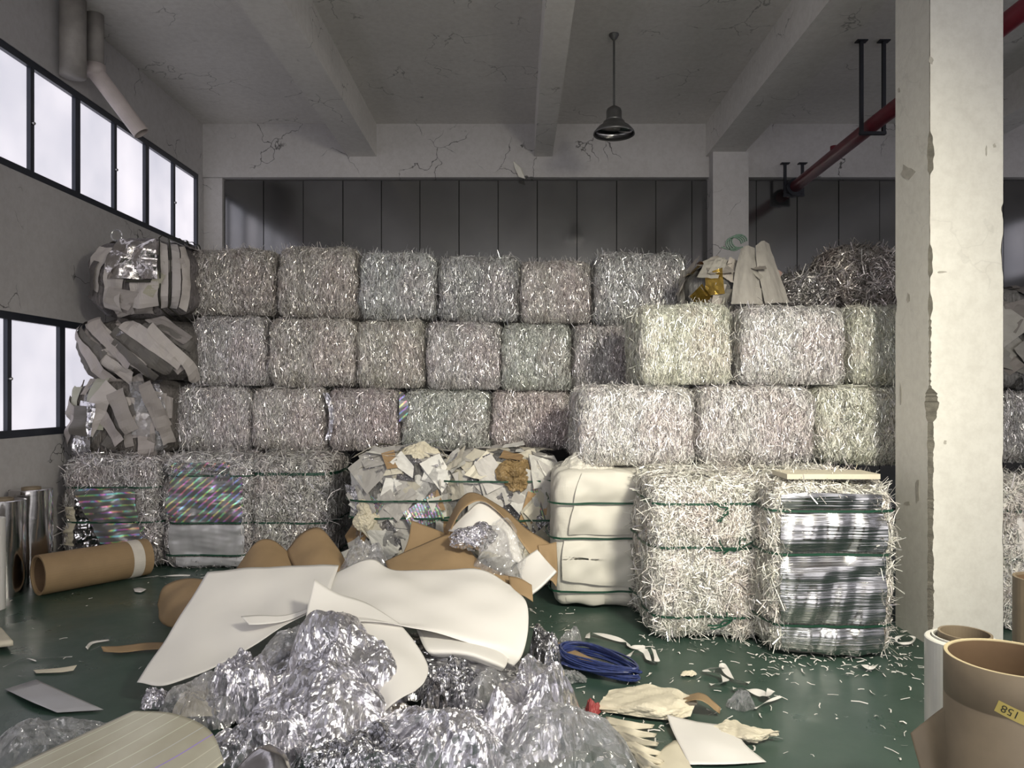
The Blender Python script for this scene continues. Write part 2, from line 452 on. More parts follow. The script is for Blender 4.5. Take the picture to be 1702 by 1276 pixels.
# hanging flake of plaster under the wall beam
fl = MB(); p0 = P(853, 268, YB-0.12)
fl.add([p0, p0+(0.10, -0.03, -0.10), p0+(0.17, -0.06, -0.27), p0+(0.08, -0.05, -0.24), p0+(0.02, -0.02, -0.10),
        p0+(0.02, 0.02, 0.0), p0+(0.12, 0.0, -0.10), p0+(0.18, -0.04, -0.27), p0+(0.09, -0.03, -0.24), p0+(0.03, 0.0, -0.1)],
       [(0, 1, 2, 3, 4), (9, 8, 7, 6, 5), (0, 5, 6, 1), (1, 6, 7, 2), (2, 7, 8, 3), (3, 8, 9, 4), (4, 9, 5, 0)])
o = fl.build('plaster_flake', M['pillar'], origin=tuple(p0))
set_props(o, 'loose flake of pale plaster hanging from the beam above the grey wall panels', 'plaster flake')

# near pillar with chipped corners: chamfer width varies with height
def near_pillar():
    x0, x1, y0, y1 = 2.785, 3.285, 5.04, 5.50
    zs = np.concatenate([np.arange(0, 3.9, 0.012), [4.2, 4.6, 5.0, 5.4, ZC]])
    def chip(seed, lo):
        r = RS(seed); c = np.full(len(zs), 0.004)
        for _ in range(lo):
            zc, s, a = r.rand()*3.4, 0.01+0.09*r.rand(), 0.004+0.014*r.rand()
            c += a*np.exp(-((zs-zc)/s)**4)*(0.55+0.45*np.convolve(r.rand(len(zs)), [0.3, 0.4, 0.3], 'same'))
        return np.clip(c, 0.003, 0.06)
    ch = [chip(3, 7), chip(5, 6), chip(8, 3), chip(11, 7)]
    # front-left corner: exposed strip low down, bites further up
    c0 = np.full(len(zs), 0.004)
    c0 += 0.030*np.clip((1.55-zs)/0.05, 0, 1)*(0.72+0.16*wob(np.stack([zs, zs*0, zs*0], 1), 4.0, 3)+0.14*RS(6).rand(len(zs)))
    c0 += 0.045*np.exp(-((zs-1.63)/0.10)**10) + 0.020*np.exp(-((zs-2.60)/0.10)**8) + 0.026*np.exp(-((zs-3.33)/0.13)**10) + 0.016*np.exp(-((zs-2.30)/0.07)**4)
    c0 *= 0.55+0.45*np.convolve(RS(9).rand(len(zs))*1.6, [0.2, 0.3, 0.3, 0.2], 'same')
    c0 += 0.012*(RS(2).rand(len(zs)))*((zs < 2.2) & (zs > 1.5))
    ch[0] = c0
    V = []
    for i, z in enumerate(zs):
        a, b_, c, d = [q[i] for q in ch]
        V += [(x0, y0+a, z), (x0+a, y0, z), (x1-b_, y0, z), (x1, y0+b_, z), (x1, y1-c, z), (x1-c, y1, z), (x0+d, y1, z), (x0, y1-d, z)]
    Fs = []; fm = []
    for i in range(len(zs)-1):
        for k in range(8):
            l = (k+1) % 8
            Fs.append((i*8+k, i*8+l, (i+1)*8+l, (i+1)*8+k)); fm.append(1 if k in (0, 2, 4, 6) else 0)
    m = raw_mesh('near_pillar', V, Fs, mats=[M['pillar'], M['concrete']], fmat=fm)
    o = link('near_pillar', m, kind='structure')
    # patches of lost paint (irregular, just proud of the face)
    def blot(pts, name='bare_patch'):
        q = MB(); n = len(pts)
        fr = [Vector(p) for p in pts]; bk = [p+Vector((0.004, 0.004, 0)) for p in fr]
        q.add(fr+bk, [tuple(range(n)), tuple(range(2*n-1, n-1, -1))]+[(i, (i+1) % n, n+(i+1) % n, n+i) for i in range(n)])
        q.build(name, M['worn_paint'], o)
    r = RS(4)
    def face_blot(u, v, wpx, hpx, side):
        pts = []
        for k in range(9):
            a = 2*math.pi*k/9; s = 0.6+0.7*r.rand()
            uu, vv = u+math.cos(a)*wpx*s/2, v+math.sin(a)*hpx*s/2
            if side == 'front':
                Y = y0-0.002; p = P(uu, vv, Y); pts.append(p)
            else:
                Y = (x0-0.002)*F/(uu-CX); pts.append(P(uu, vv, Y))
        blot(pts)
    for a in ((1508, 285, 22, 22, 'left'), (1510, 494, 5, 18, 'left'), (1525, 812, 6, 46, 'left'), (1508, 836, 10, 8, 'left'), (1497, 655, 3, 40, 'left'),
              (1494, 150, 4, 9, 'left'), (1548, 100, 8, 12, 'front'), (1639, 250, 3, 16, 'front'), (1653, 242, 6, 8, 'front'), (1571, 735, 5, 7, 'front'), (1565, 452, 18, 4, 'front')):
        face_blot(*a)
    return o
near_pillar()

# windows: frames and panes as parts
def window(name, y0, y1, z0, z1, first, step, radial_y=None):
    root = thing(name, None, None, (XL-0.05, y0, z0)); root['kind'] = 'structure'
    f = MB(); t = 0.05
    f.box(-0.04, 0.04, 0, y1-y0, 0, 0.07); f.box(-0.04, 0.04, 0, y1-y0, z1-z0-0.07, z1-z0)
    f.box(-0.04, 0.04, 0, 0.06, 0.07, z1-z0-0.07); f.box(-0.04, 0.04, y1-y0-0.06, y1-y0, 0.07, z1-z0-0.07)
    fr = f.build('window_frame', M['frame'], root)
    ys = []; y = first
    while y > y0+0.2: ys.append(y); y -= step
    for i, y in enumerate(ys):
        hw = 0.045 if i % 2 == 1 else 0.028
        mm = MB().box(-0.03, 0.035, y-hw-y0, y+hw-y0, 0.07, z1-z0-0.07).build('mullion', M['frame'], root)
        if i % 2 == 0:
            MB().lathe([(0.0, 0), (0.016, 0.002), (0.016, 0.02), (0.008, 0.028), (0, 0.03)], n=10, M=Matrix.Rotation(math.pi/2, 4, 'Y')
                       ).build('latch', M['chrome'], root, loc=(0.035, y-y0, (z1-z0)*0.47))
    edges = [y0+0.06]+sorted(ys)+[y1-0.06]
    for a, c in zip(edges[:-1], edges[1:]):
        p = MB().box(-0.012, -0.004, a-y0, c-y0, 0.06, z1-z0-0.06).build('pane', M['pane'], root)
        if radial_y and a < radial_y < c:
            q = MB(); cy, cz = a-y0-0.08, 0.45  # thin strips radiating across this pane
            for k in range(9):
                an = -1.2+k*0.33
                L = 0.75
                ey, ez = cy+L*math.cos(an), cz+L*math.sin(an)
                ey = min(ey, c-y0-0.04); ez = max(0.08, min(ez, z1-z0-0.08))
                q.tube([(0.0, max(cy+0.12*math.cos(an), a-y0+0.02), cz+0.12*math.sin(an)), (0.0, ey, ez)], 0.004, 4)
            q.build('radial_strip', M['chrome'], p)
    return root
window('window_1', 3.55, WY1, 3.75, 4.87, WY1-0.74, 0.735)
window('window_2', 3.55, WY1, 1.30, 2.45, WY1-0.84, 0.79, radial_y=6.5)
window('window_3', -5.5, 3.4, 3.75, 4.87, 2.65, 0.735)
window('window_4', -5.5, 3.4, 1.30, 2.45, 2.65, 0.79)
for nm_, z0_, z1_ in (('window_5', 1.30, 2.45), ('window_6', 3.75, 4.87)):
    wr_ = window(nm_, -5.5, 10.5, z0_, z1_, 9.7, 0.8)
    wr_.location = (XR+0.05, 5.0, z0_); wr_.rotation_euler = (0, 0, math.pi)
    wr_.location.y = 10.5

# ------------------------------------------------------------------ fittings
t = thing('pendant_lamp', 'grey industrial pendant lamp with a bell shade hanging on a rod from the ceiling', 'lamp', (1.06, 8.19, 5.65))
MB().lathe([(0, 0), (0.055, 0), (0.055, -0.012), (0.03, -0.05), (0.012, -0.07), (0, -0.07)], n=20).build('ceiling_rose', M['lamp'], t, smooth=False)
MB().tube([(0, 0, -0.05), (0, 0, -0.80)], 0.012, 8).build('rod', M['lamp'], t)
MB().lathe([(0, -0.78), (0.03, -0.79), (0.075, -0.82), (0.085, -0.85), (0.085, -0.93), (0.10, -0.95), (0.0, -0.95)], n=28).build('gear_housing', M['lamp'], t, smooth=True)
MB().lathe([(0.08, -0.94), (0.115, -0.96), (0.125, -0.99), (0.175, -1.02), (0.222, -1.075), (0.228, -1.10), (0.222, -1.10), (0.216, -1.078), (0.17, -1.026), (0.12, -0.996), (0.08, -0.96)], n=40).build('lamp_shade', M['lamp'], t, smooth=True)
MB().lathe([(0, -1.075), (0.21, -1.085), (0.21, -1.09), (0, -1.10)], n=28).build('diffuser', M['roll_foil'], t, smooth=True)

t = thing('fire_pipe', 'dark red fire pipe running along under the ceiling into the back wall', 'pipe', (3.97, 10.9, 4.66))
MB().tube([(0, -14, 0.075), (0, -2.6, 0.05), (0, 0.02, 0)], 0.082, 20).build('pipe_run', M['pipe_red'], t, smooth=True)
MB().tube([(0, -0.26, 0.0), (0, -0.12, 0.0)], 0.125, 16).build('flange', M['black_metal'], t)
MB().lathe([(0.05, 0), (0.05, 0.05), (0, 0.05)], n=12).build('tee_boss', M['pipe_red'], t, loc=(-0.02, -1.6, 0.08))
def hanger(y, z, top, x0=-0.125, x1=0.125, name='pipe_hanger'):
    hb = MB()
    hb.box(3.97+x0-0.018, 3.97+x0+0.018, y-0.018, y+0.018, z, top); hb.box(3.97+x1-0.018, 3.97+x1+0.018, y-0.018, y+0.018, z, top)
    hb.box(3.97+x0-0.02, 3.97+x1+0.02, y-0.025, y+0.025, z-0.03, z)
    hb.box(3.97+x0-0.06, 3.97+x0+0.06, y-0.04, y+0.04, top-0.012, top); hb.box(3.97+x1-0.06, 3.97+x1+0.06, y-0.04, y+0.04, top-0.012, top)
    return hb
o = hanger(8.34, 4.63, ZC).build('pipe_hanger', M['black_metal'], origin=(3.97, 8.34, 4.6))
set_props(o, 'black U-shaped steel hanger holding the red pipe beside the near pillar', 'hanger', 'hangers of the red pipe')
o = hanger(10.72, 4.57, 5.02).build('pipe_hanger', M['black_metal'], origin=(3.97, 10.72, 4.55))
set_props(o, 'short black hanger holding the far end of the red pipe at the back wall', 'hanger', 'hangers of the red pipe')

t = thing('downpipe', 'grey and white drain pipe above the upper window with a slanting open-ended outlet', 'pipe', (-4.42, 7.75, 5.0))
MB().tube([(-0.03, -0.28, 0.65), (-0.03, -0.28, -0.12)], 0.12, 18).build('riser_pipe', M['pvc_dark'], t, smooth=True)
MB().tube([(0.02, 0.02, 0.65), (0.02, 0.02, 0.12)], 0.085, 18).build('upper_pipe', M['pvc_dark'], t, smooth=True)
MB().tube([(0.02, 0.02, 0.13), (0.02, 0.02, 0.01)], 0.10, 18).build('collar', M['pvc'], t, smooth=True)
def hollow(mb, a, b_, ro, ri, n=24):
    a, b_ = Vector(a), Vector(b_); d = b_-a; L = d.length
    R = d.to_track_quat('Z', 'Y').to_matrix().to_4x4()
    mb.lathe([(ro, 0), (ro, L), (ri, L), (ri, 0), (ro, 0)], tuple(a), n, R); return mb
hollow(MB(), (0.02, 0.02, 0.06), (0.44, 0.15, -0.54), 0.083, 0.072).build('outlet_pipe', M['pvc'], t, smooth=False)

# ------------------------------------------------------------------ bales
STRAPW = 0.015
def bale_surf(p, dims, straps=(), pn=8, seed=0, amp=0.018, pinch=0.045):
    """points on a cube -> points and normals on a bulging, noisy bale (base at z=0, centred on x and y)"""
    dims = np.asarray(dims, float)
    nr = (np.abs(p)**pn).sum(1)**(1/pn)
    q = p/nr[:, None]
    pos = q*dims/2
    z = pos[:, 2]+dims[2]/2
    n = np.sign(q)*np.abs(q)**(pn-1)/dims
    n /= np.linalg.norm(n, axis=1)[:, None]
    k = np.zeros(len(p))
    for s in straps: k = np.maximum(k, np.exp(-((z-s)/0.06)**2))
    if len(straps): pos[:, :2] *= (1-pinch*k[:, None])
    pos = pos + n*(amp*wob(pos, 2.6, seed)+amp*0.5*wob(pos, 7, seed+1))[:, None]
    pos[:, 2] += dims[2]/2
    pos[:, 2] = np.clip(pos[:, 2], 0.0, None)
    return pos, n

def cube_grid(n):
    """cube surface as a shared grid (verts, quads)"""
    idx = {}; V = []; Fs = []
    def vid(c):
        if c not in idx: idx[c] = len(V); V.append(c)
        return idx[c]
    for ax in range(3):
        for s in (0, n):
            for i in range(n):
                for j in range(n):
                    def mk(a, b_):
                        c = [0, 0, 0]; c[ax] = s; c[(ax+1) % 3] = a; c[(ax+2) % 3] = b_; return tuple(c)
                    q = [vid(mk(i, j)), vid(mk(i+1, j)), vid(mk(i+1, j+1)), vid(mk(i, j+1))]
                    Fs.append(tuple(q if s else q[::-1]))
    return np.array(V, float)/n*2-1, np.array(Fs)
CG_V, CG_F = cube_grid(18)

def core_mesh(dims, straps, seed, mat, pn=8, amp=0.018):
    pos, n = bale_surf(CG_V, dims, straps, pn, seed, amp)
    return raw_mesh('packed_core', pos, CG_F, mat, True)

def shred_mesh(dims, straps, seed, n_front=8500, n_top=2600, n_side=1700, sig=0.34, length=0.085, width=0.0038, pn=8, amp=0.018, loose=0.05, white=0.45, holes=()):
    r = RS(seed+100)
    faces = [((0, -1), n_front), ((2, 1), n_top), ((0, 1), n_side), ((1, 1), n_side), ((1, -1), n_side//3)]
    P_, T_ = [], []
    # front (-y), top (+z), left (-x), right (+x), back (+y)
    spec = [('y', -1, n_front), ('z', 1, n_top), ('x', -1, n_side), ('x', 1, n_side), ('y', 1, n_side//3)]
    pts = []; tang = []
    for ax, s, n in spec:
        a = r.rand(n)*2-1; b_ = r.rand(n)*2-1
        ang = r.normal(size=n)*sig
        p = np.zeros((n, 3)); tt = np.zeros((n, 3))
        if ax == 'y':
            p[:] = np.stack([a, np.full(n, s), b_], 1)
            ang = ang*(1+1.2*np.clip((b_-0.72)/0.28, 0, 1)) + (r.rand(n) < 0.12)*r.normal(size=n)
            tt[:, 0] = np.sin(ang); tt[:, 2] = np.cos(ang)
        elif ax == 'x':
            p[:] = np.stack([np.full(n, s), a, b_], 1); tt[:, 1] = np.sin(ang); tt[:, 2] = np.cos(ang)
        else:
            p[:] = np.stack([a, b_, np.full(n, s)], 1); ang = r.normal(size=n)*0.9
            tt[:, 0] = np.cos(ang); tt[:, 1] = np.sin(ang)
        pts.append(p); tang.append(tt)
    p = np.concatenate(pts); t = np.concatenate(tang)
    keep = np.ones(len(p), bool)
    for (hx, hz) in holes:
        keep &= ~((p[:, 1] == -1) & (p[:, 0] > hx[0]) & (p[:, 0] < hx[1]) & (p[:, 2] > hz[0]) & (p[:, 2] < hz[1]))
    p = p[keep]; t = t[keep]; n = len(p)
    pos, nor = bale_surf(p, dims, straps, pn, seed, amp)
    t -= nor*(t*nor).sum(1)[:, None]; t /= np.linalg.norm(t, axis=1)[:, None]
    s = np.cross(nor, t)
    L = length*(0.45+1.1*r.rand(n)); W = width*(0.5+0.9*r.rand(n))
    lo = r.rand(n) < loose
    L = np.where(lo, L*1.6, L)
    roll = r.normal(size=n)*0.65
    wd = s*np.cos(roll)[:, None]+nor*np.sin(roll)[:, None]
    lift = 0.002+0.010*r.rand(n); bow = r.normal(size=n)*0.008
    side = r.normal(size=n)*0.10*L
    tip = np.where(lo, 0.03+0.05*r.rand(n), 0.006*r.normal(size=n))
    tipn = np.where(r.rand(n) < 0.5, 1, -1)
    K = 4; V = np.zeros((n, K, 2, 3))
    for k in range(K):
        u = k/(K-1)*2-1
        c = pos + t*(u*L/2)[:, None] + nor*(lift+bow*(1-u*u)+tip*np.clip(u*tipn, 0, 1)**2)[:, None] + s*(side*(1-u*u))[:, None]
        tw = wd*(W/2)[:, None]
        V[:, k, 0] = c-tw; V[:, k, 1] = c+tw
    V[..., 2] = np.clip(V[..., 2], 0.0015, None)
    base = np.arange(n)*(K*2)
    Fs = np.concatenate([np.stack([base+2*k, base+2*k+1, base+2*k+3, base+2*k+2], 1) for k in range(K-1)])
    m = raw_mesh('shreds', V.reshape(-1, 3), Fs, M['shred'], False)
    isw = r.rand(n) < white
    g = np.where(isw, 0.74+0.20*r.rand(n), 0.58+0.38*r.rand(n))
    g = np.where(r.rand(n) < 0.05, g*0.4, g)
    hue = r.normal(size=(n, 3))*0.012
    c = np.clip(g[:, None]*(1+hue)+0, 0, 1)
    rgba = np.ones((n, K*2, 4)); rgba[..., :3] = c[:, None, :]
    at = m.attributes.new('tone', 'FLOAT_COLOR', 'POINT'); at.data.foreach_set('color', rgba.astype(np.float32).ravel())
    fo = np.where(isw, 0.05, 0.75+0.25*r.rand(n))
    fa = m.attributes.new('foil', 'FLOAT', 'POINT'); fa.data.foreach_set('value', np.repeat(fo, K*2).astype(np.float32))
    return m

def loop_band(dims, z, straps, seed, pn=8, amp=0.018, axis='z', w=STRAPW, th=0.005, n=72, off=0.022):
    a = np.arange(n)/n*2*np.pi
    d = np.stack([np.cos(a), np.sin(a)], 1); d /= np.abs(d).max(1)[:, None]
    cc = np.zeros((n, 3))
    if axis == 'z':
        cc[:, :2] = d; cc[:, 2] = z/dims[2]*2-1; up = np.array([0, 0, 1.0])
    else:
        cc[:, 1:] = d; cc[:, 0] = z/dims[0]*2; up = np.array([1.0, 0, 0])
    pos, nor = bale_surf(cc, dims, straps, pn, seed, amp)
    if axis == 'z': pos[:, 2] = z
    nor = nor - up*(nor @ up)[:, None]; nor /= np.linalg.norm(nor, axis=1)[:, None]
    pos = pos + nor*off
    R = np.stack([pos-up*w/2, pos+up*w/2, pos+up*w/2+nor*th, pos-up*w/2+nor*th], 1)
    V = R.reshape(-1, 3); Fs = []
    for i in range(n):
        j = (i+1) % n
        for k in range(4):
            l = (k+1) % 4
            Fs.append((i*4+k, j*4+k, j*4+l, i*4+l))
    return raw_mesh('strap', V, np.array(Fs), M['strap'], False)

# shared meshes for the plain shredded bales of the stacked rows
UD = (0.82, 1.0, 0.70)
PROTO = []
for i in range(4):
    sd = 10*i+3
    PROTO.append((core_mesh(UD, (), sd, M['core']), shred_mesh(UD, (), sd)))

def row_bale(u0, u1, zb, zt, Y, tint, label, idx, group, depth=1.0):
    x0, x1 = (u0-CX)*Y/F, (u1-CX)*Y/F
    sx, sy, sz = (x1-x0)/UD[0]*0.985, depth/UD[1], (zt-zb)/UD[2]*0.99
    t = thing('shredded_bale', label, 'bale', ((x0+x1)/2, Y+depth/2, zb), group, 0.02*math.sin(idx*3.1+u0))
    t.rotation_euler.y = 0.014*math.sin(idx*1.7+u0)
    cm, sm = PROTO[idx % 4]
    for nm, me in (('packed_core', cm), ('shreds', sm)):
        o = link(nm, me, t); o.scale = (sx, sy, sz); o.color = (*tint, 1)
        if nm == 'shreds': o['kind'] = 'stuff'
    return t

def zrow(v0, v1, Y):          # row boundary as a height at each u, slightly falling to the right
    return lambda u: H-((v0+(v1-v0)*(u-310)/700)-CY)*Y/F
z43, z32 = zrow(522, 539, 7.7), zrow(641, 652, 7.65)
z21 = lambda u: 1.11
GT, GM, GL = 'shredded foil bales of the topmost row', 'shredded foil bales of the middle row', 'shredded foil bales of the lower row'
ord_ = ['first', 'second', 'third', 'fourth', 'fifth', 'sixth']
pk, br, gr, bl, dim_grey = (0.89, 0.86, 0.86), (0.72, 0.68, 0.64), (0.87, 0.89, 0.85), (0.80, 0.81, 0.81), (0.72, 0.72, 0.72)  # last tint puts the topmost row's dim light into the colour
toplab = ['brownish shredded foil bale in the topmost row, beside the stacked paper bales',
          'brown-stained shredded foil bale, second from the window wall in the topmost row',
          'blue-grey shredded foil bale, third from the window wall in the topmost row',
          'dim-tinted grey shredded foil bale, fourth from the window wall in the topmost row',
          'reddish grey shredded foil bale, fifth from the window wall in the topmost row',
          'grey shredded foil bale closing the topmost row, beside the bundled paper heap']
for i, (u0, u1, vt, tint) in enumerate([(308, 456, 412, br), (458, 592, 408, (0.78, 0.74, 0.70)), (594, 724, 418, bl), (726, 862, 424, dim_grey), (864, 984, 432, (0.84, 0.80, 0.78)), (986, 1143, 418, dim_grey)]):
    uc = (u0+u1)/2
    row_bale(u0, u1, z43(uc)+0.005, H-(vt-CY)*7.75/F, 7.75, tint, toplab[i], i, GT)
midlab = ['pinkish shredded bale at the window end of the middle row, beside the aslant paper bale',
          'sparkling shredded bale, second from the window wall in the middle row',
          'shredded bale with a green cord end at its top corner, third in the middle row',
          'brownish shredded bale, fourth from the window wall in the middle row',
          'greenish shredded bale, fifth from the window wall in the middle row',
          'grey shredded bale, sixth in the middle row, half behind the pale square bale']
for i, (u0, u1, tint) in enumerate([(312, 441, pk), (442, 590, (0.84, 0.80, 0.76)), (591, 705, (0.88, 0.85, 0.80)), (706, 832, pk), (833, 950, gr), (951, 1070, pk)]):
    uc = (u0+u1)/2
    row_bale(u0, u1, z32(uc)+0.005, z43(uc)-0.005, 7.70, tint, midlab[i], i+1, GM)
lowlab = ['shredded bale at the window end of the lower row, beside the leaning paper bale',
          'shredded bale with stray white strips, second from the window wall in the lower row',
          'pinkish shredded bale with a bright film strip on one edge, third in the lower row',
          'greenish shredded bale with a rainbow film strip on one edge, fourth in the lower row',
          'pink-grey shredded bale, fifth from the window wall in the lower row']
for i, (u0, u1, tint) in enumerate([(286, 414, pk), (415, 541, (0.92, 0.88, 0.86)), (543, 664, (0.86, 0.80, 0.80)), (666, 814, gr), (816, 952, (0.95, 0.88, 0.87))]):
    uc = (u0+u1)/2
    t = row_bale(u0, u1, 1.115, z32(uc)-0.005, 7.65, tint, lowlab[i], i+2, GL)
    if i in (2, 3):
        wv = 0.42
        q = MB(); xx = -((u1-u0)*7.65/F)/2-0.012
        zz = np.linspace(0.30 if i == 3 else 0.12, 0.60, 8)
        V = []
        for k, z in enumerate(zz):
            V += [(xx-0.006+0.05*math.sin(k*0.5)*(i == 2), -0.53, z), (xx+0.05+0.04*math.sin(k*0.5), -0.535-0.01*math.sin(k), z)]
        q.add(V, [(2*k, 2*k+1, 2*k+3, 2*k+2) for k in range(7)])
        q.build('film_strip', M['holo_diag'] if i == 3 else M['foil'], t)
GR = 'pale shredded bales of the nearer stack'
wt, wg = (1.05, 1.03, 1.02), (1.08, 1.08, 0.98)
for i, (u0, u1, zb, zt, Y, tint, lab) in enumerate([
        (960, 1156, 1.12, 1.765, 6.00, wt, 'pale shredded bale resting on the white paper-wrapped bale'),
        (1159, 1358, 1.12, 1.765, 6.02, (1.02, 0.99, 0.98), 'pale shredded bale resting behind the bale with silver ribbed film'),
        (1360, 1560, 1.12, 1.765, 6.02, wg, 'pale shredded bale of the lower nearer tier, half hidden by the near pillar'),
        (1066, 1222, 1.775, 2.44, 6.08, wg, 'bright square shredded bale with a dark gap at its pillar side, upper nearer tier'),
        (1232, 1411, 1.775, 2.43, 6.10, wt, 'wide bright shredded bale under the bundled paper heap and dark shreds'),
        (1414, 1565, 1.775, 2.43, 6.10, wg, 'bright shredded bale of the upper nearer tier, half hidden by the near pillar')]):
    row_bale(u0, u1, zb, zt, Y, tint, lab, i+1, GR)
# beyond the near pillar
row_bale(1640, 1790, 1.10, 1.72, 6.5, (0.8, 0.78, 0.78), 'dark shredded bale beyond the near pillar, under the grey paper bale', 2, 'bales beyond the near pillar')

def strapped_bale(u0, u1, vb, vt, label, straps_v, seed, tint, depth=0.9, sig=0.7, white=0.5, name='strapped_bale', dens=1.0, group=None, length=0.09, loose=0.07, width=0.0052, Yf=None, holes=()):
    """front-row bale standing on the floor, bound with green straps; returns root, dims, front Y"""
    Y = Yf or H*F/(vb-CY)
    x0, x1 = (u0-CX)*Y/F, (u1-CX)*Y/F; wd = x1-x0; hh = H-(vt-CY)*Y/F
    st = [H-(v-CY)*Y/F for v in straps_v]
    dims = (wd, depth, hh)
    t = thing(name, label, 'bale', ((x0+x1)/2, Y+depth/2, 0), group)
    o = link('packed_core', core_mesh(dims, st, seed, M['core']), t); o.color = (*tint, 1)
    o = link('shreds', shred_mesh(dims, st, seed, int(6600*dens), int(2300*dens), int(1700*dens), sig, length, width, loose=loose, white=white, holes=holes), t, kind='stuff'); o.color = (*tint, 1)
    for z in st:
        link('strap', loop_band(dims, z, st, seed), t)
    return t, dims, Y, st

def front_film(t, dims, st, seed, xr, zr, mat, name='film_wrap', off=0.022, nx=26, nz=26, wr=0.010, fr=9.0, clip=None, smooth=True, crump=0, pn=8, amp=0.018):
    """a sheet of film lying on the front face of a bale, following its bulges; xr, zr in -1..1 of the face"""
    gx = np.linspace(xr[0], xr[1], nx); gz = np.linspace(zr[0], zr[1], nz)
    A, B = np.meshgrid(gx, gz)
    if clip is not None: A, B = clip(A, B)
    A, B = np.asarray(A), np.asarray(B)
    yy = -1.0+np.maximum(0, np.abs(A)-1)*dims[0]/dims[1]+np.maximum(0, np.abs(B)-1)*dims[2]/dims[1]
    p = np.stack([np.clip(A, -1, 1).ravel(), yy.ravel(), np.clip(B, -1, 1).ravel()], 1)
    pos, nor = bale_surf(p, dims, st, pn, seed, amp)
    pos += nor*(off+wr*wob(pos*np.array([0.6, 1, 3.0]), fr, seed+9))[:, None]
    if crump: pos += nor*(crump*crumple(A.ravel(), B.ravel(), 3.0, seed))[:, None]
    idx = np.arange(nx*nz).reshape(nz, nx)
    Fs = np.stack([idx[:-1, :-1].ravel(), idx[:-1, 1:].ravel(), idx[1:, 1:].ravel(), idx[1:, :-1].ravel()], 1)
    return link(name, raw_mesh(name, pos, Fs, mat, smooth), t)

def crumple(s, t, freq, seed, K=18):
    """sum of triangle waves in random directions: creased foil; about -1..1"""
    r = RS(seed+500); s = s+0.08*np.sin(5*t+r.rand()*6); t = t+0.08*np.sin(5*s+r.rand()*6)
    out = np.zeros_like(s); tot = 0
    for k in range(K):
        an = r.rand()*np.pi; f = freq*(1.0+4.0*(k/K)**1.3)*(0.7+0.6*r.rand())
        x = (s*np.cos(an)+t*np.sin(an))*f/2+r.rand()
        # local amplitude so creases do not run right through
        am = (0.5+0.5*np.sin(r.rand()*6+3*(s*np.cos(an+1.3)+t*np.sin(an+1.3))*(1+2*r.rand())))/f
        out += am*(np.abs((x % 1)*2-1)*2-1); tot += am.mean()
    return out/max(tot, 1e-6)*0.55

def knot(t, x, y, z, seed, s=1.0):
    r = RS(seed); q = MB()
    for k in range(4):
        a = r.rand()*6
        pts = [(x, y-0.012, z)]
        for j in range(1, 5):
            pts.append((x+s*(0.03*j*math.cos(a)+0.012*r.normal()), y-0.015-0.012*r.rand(), z+s*(0.022*j*math.sin(a)+0.012*r.normal()-0.004*j)))
        q.tube(pts, 0.006, 5)
    q.build('strap_knot', M['strap'], t)

# front row, from the window wall
GF = 'strapped bales of the front row'
t, d, Y, st = strapped_bale(100, 266, 945, 757, 'strapped shredded bale with rainbow film, nearest the window wall, behind the lying tube', (810, 868), 21, (0.80, 0.77, 0.77), group=GF, holes=(((-0.85, 0.66), (-0.7, 0.4)),))
front_film(t, d, st, 21, (-0.78, 0.62), (-0.55, 0.42), M['holo_flat'], clip=lambda A, B: (np.clip(A, -0.78-0.0+(0.42-B)*0.62, 0.62-(B+0.55)*0.1), B))
front_film(t, d, st, 21, (-0.72, 0.3), (-0.66, 0.25), M['foil_dark'], off=0.012)
front_film(t, d, st, 21, (0.1, 0.72), (-0.85, -0.25), M['holo_diag'], off=0.018)
front_film(t, d, st, 21, (-0.95, -0.72), (-0.6, 0.1), M['cream_paper'], off=0.018, name='paper_strip')
t, d, Y, st = strapped_bale(268, 418, 946, 757, 'strapped bale faced with slanting rainbow film above a silver white sheet', (791, 869, 923), 22, (0.84, 0.82, 0.82), group=GF, holes=(((-0.84, 0.80), (-0.97, 0.66)),))
front_film(t, d, st, 22, (-0.86, 0.82), (-0.17, 0.66), M['holo_diag'], off=0.024)
front_film(t, d, st, 22, (-0.80, 0.55), (0.66, 0.90), M['holo_diag'], off=0.024)
front_film(t, d, st, 22, (-0.86, 0.86), (-0.76, -0.22), M['grey_sheet'], off=0.024, wr=0.003, name='grey_sheet')
front_film(t, d, st, 22, (-0.72, 0.90), (-0.97, -0.80), M['grey_sheet'], off=0.026, wr=0.003, name='grey_sheet')
t, d, Y, st = strapped_bale(415, 552, 946, 757, 'strapped plain shredded bale behind the two brown board humps', (789, 869, 925), 23, (0.80, 0.78, 0.76), group=GF)
link('strap', loop_band(d, st[0]+0.012, st, 23), t)

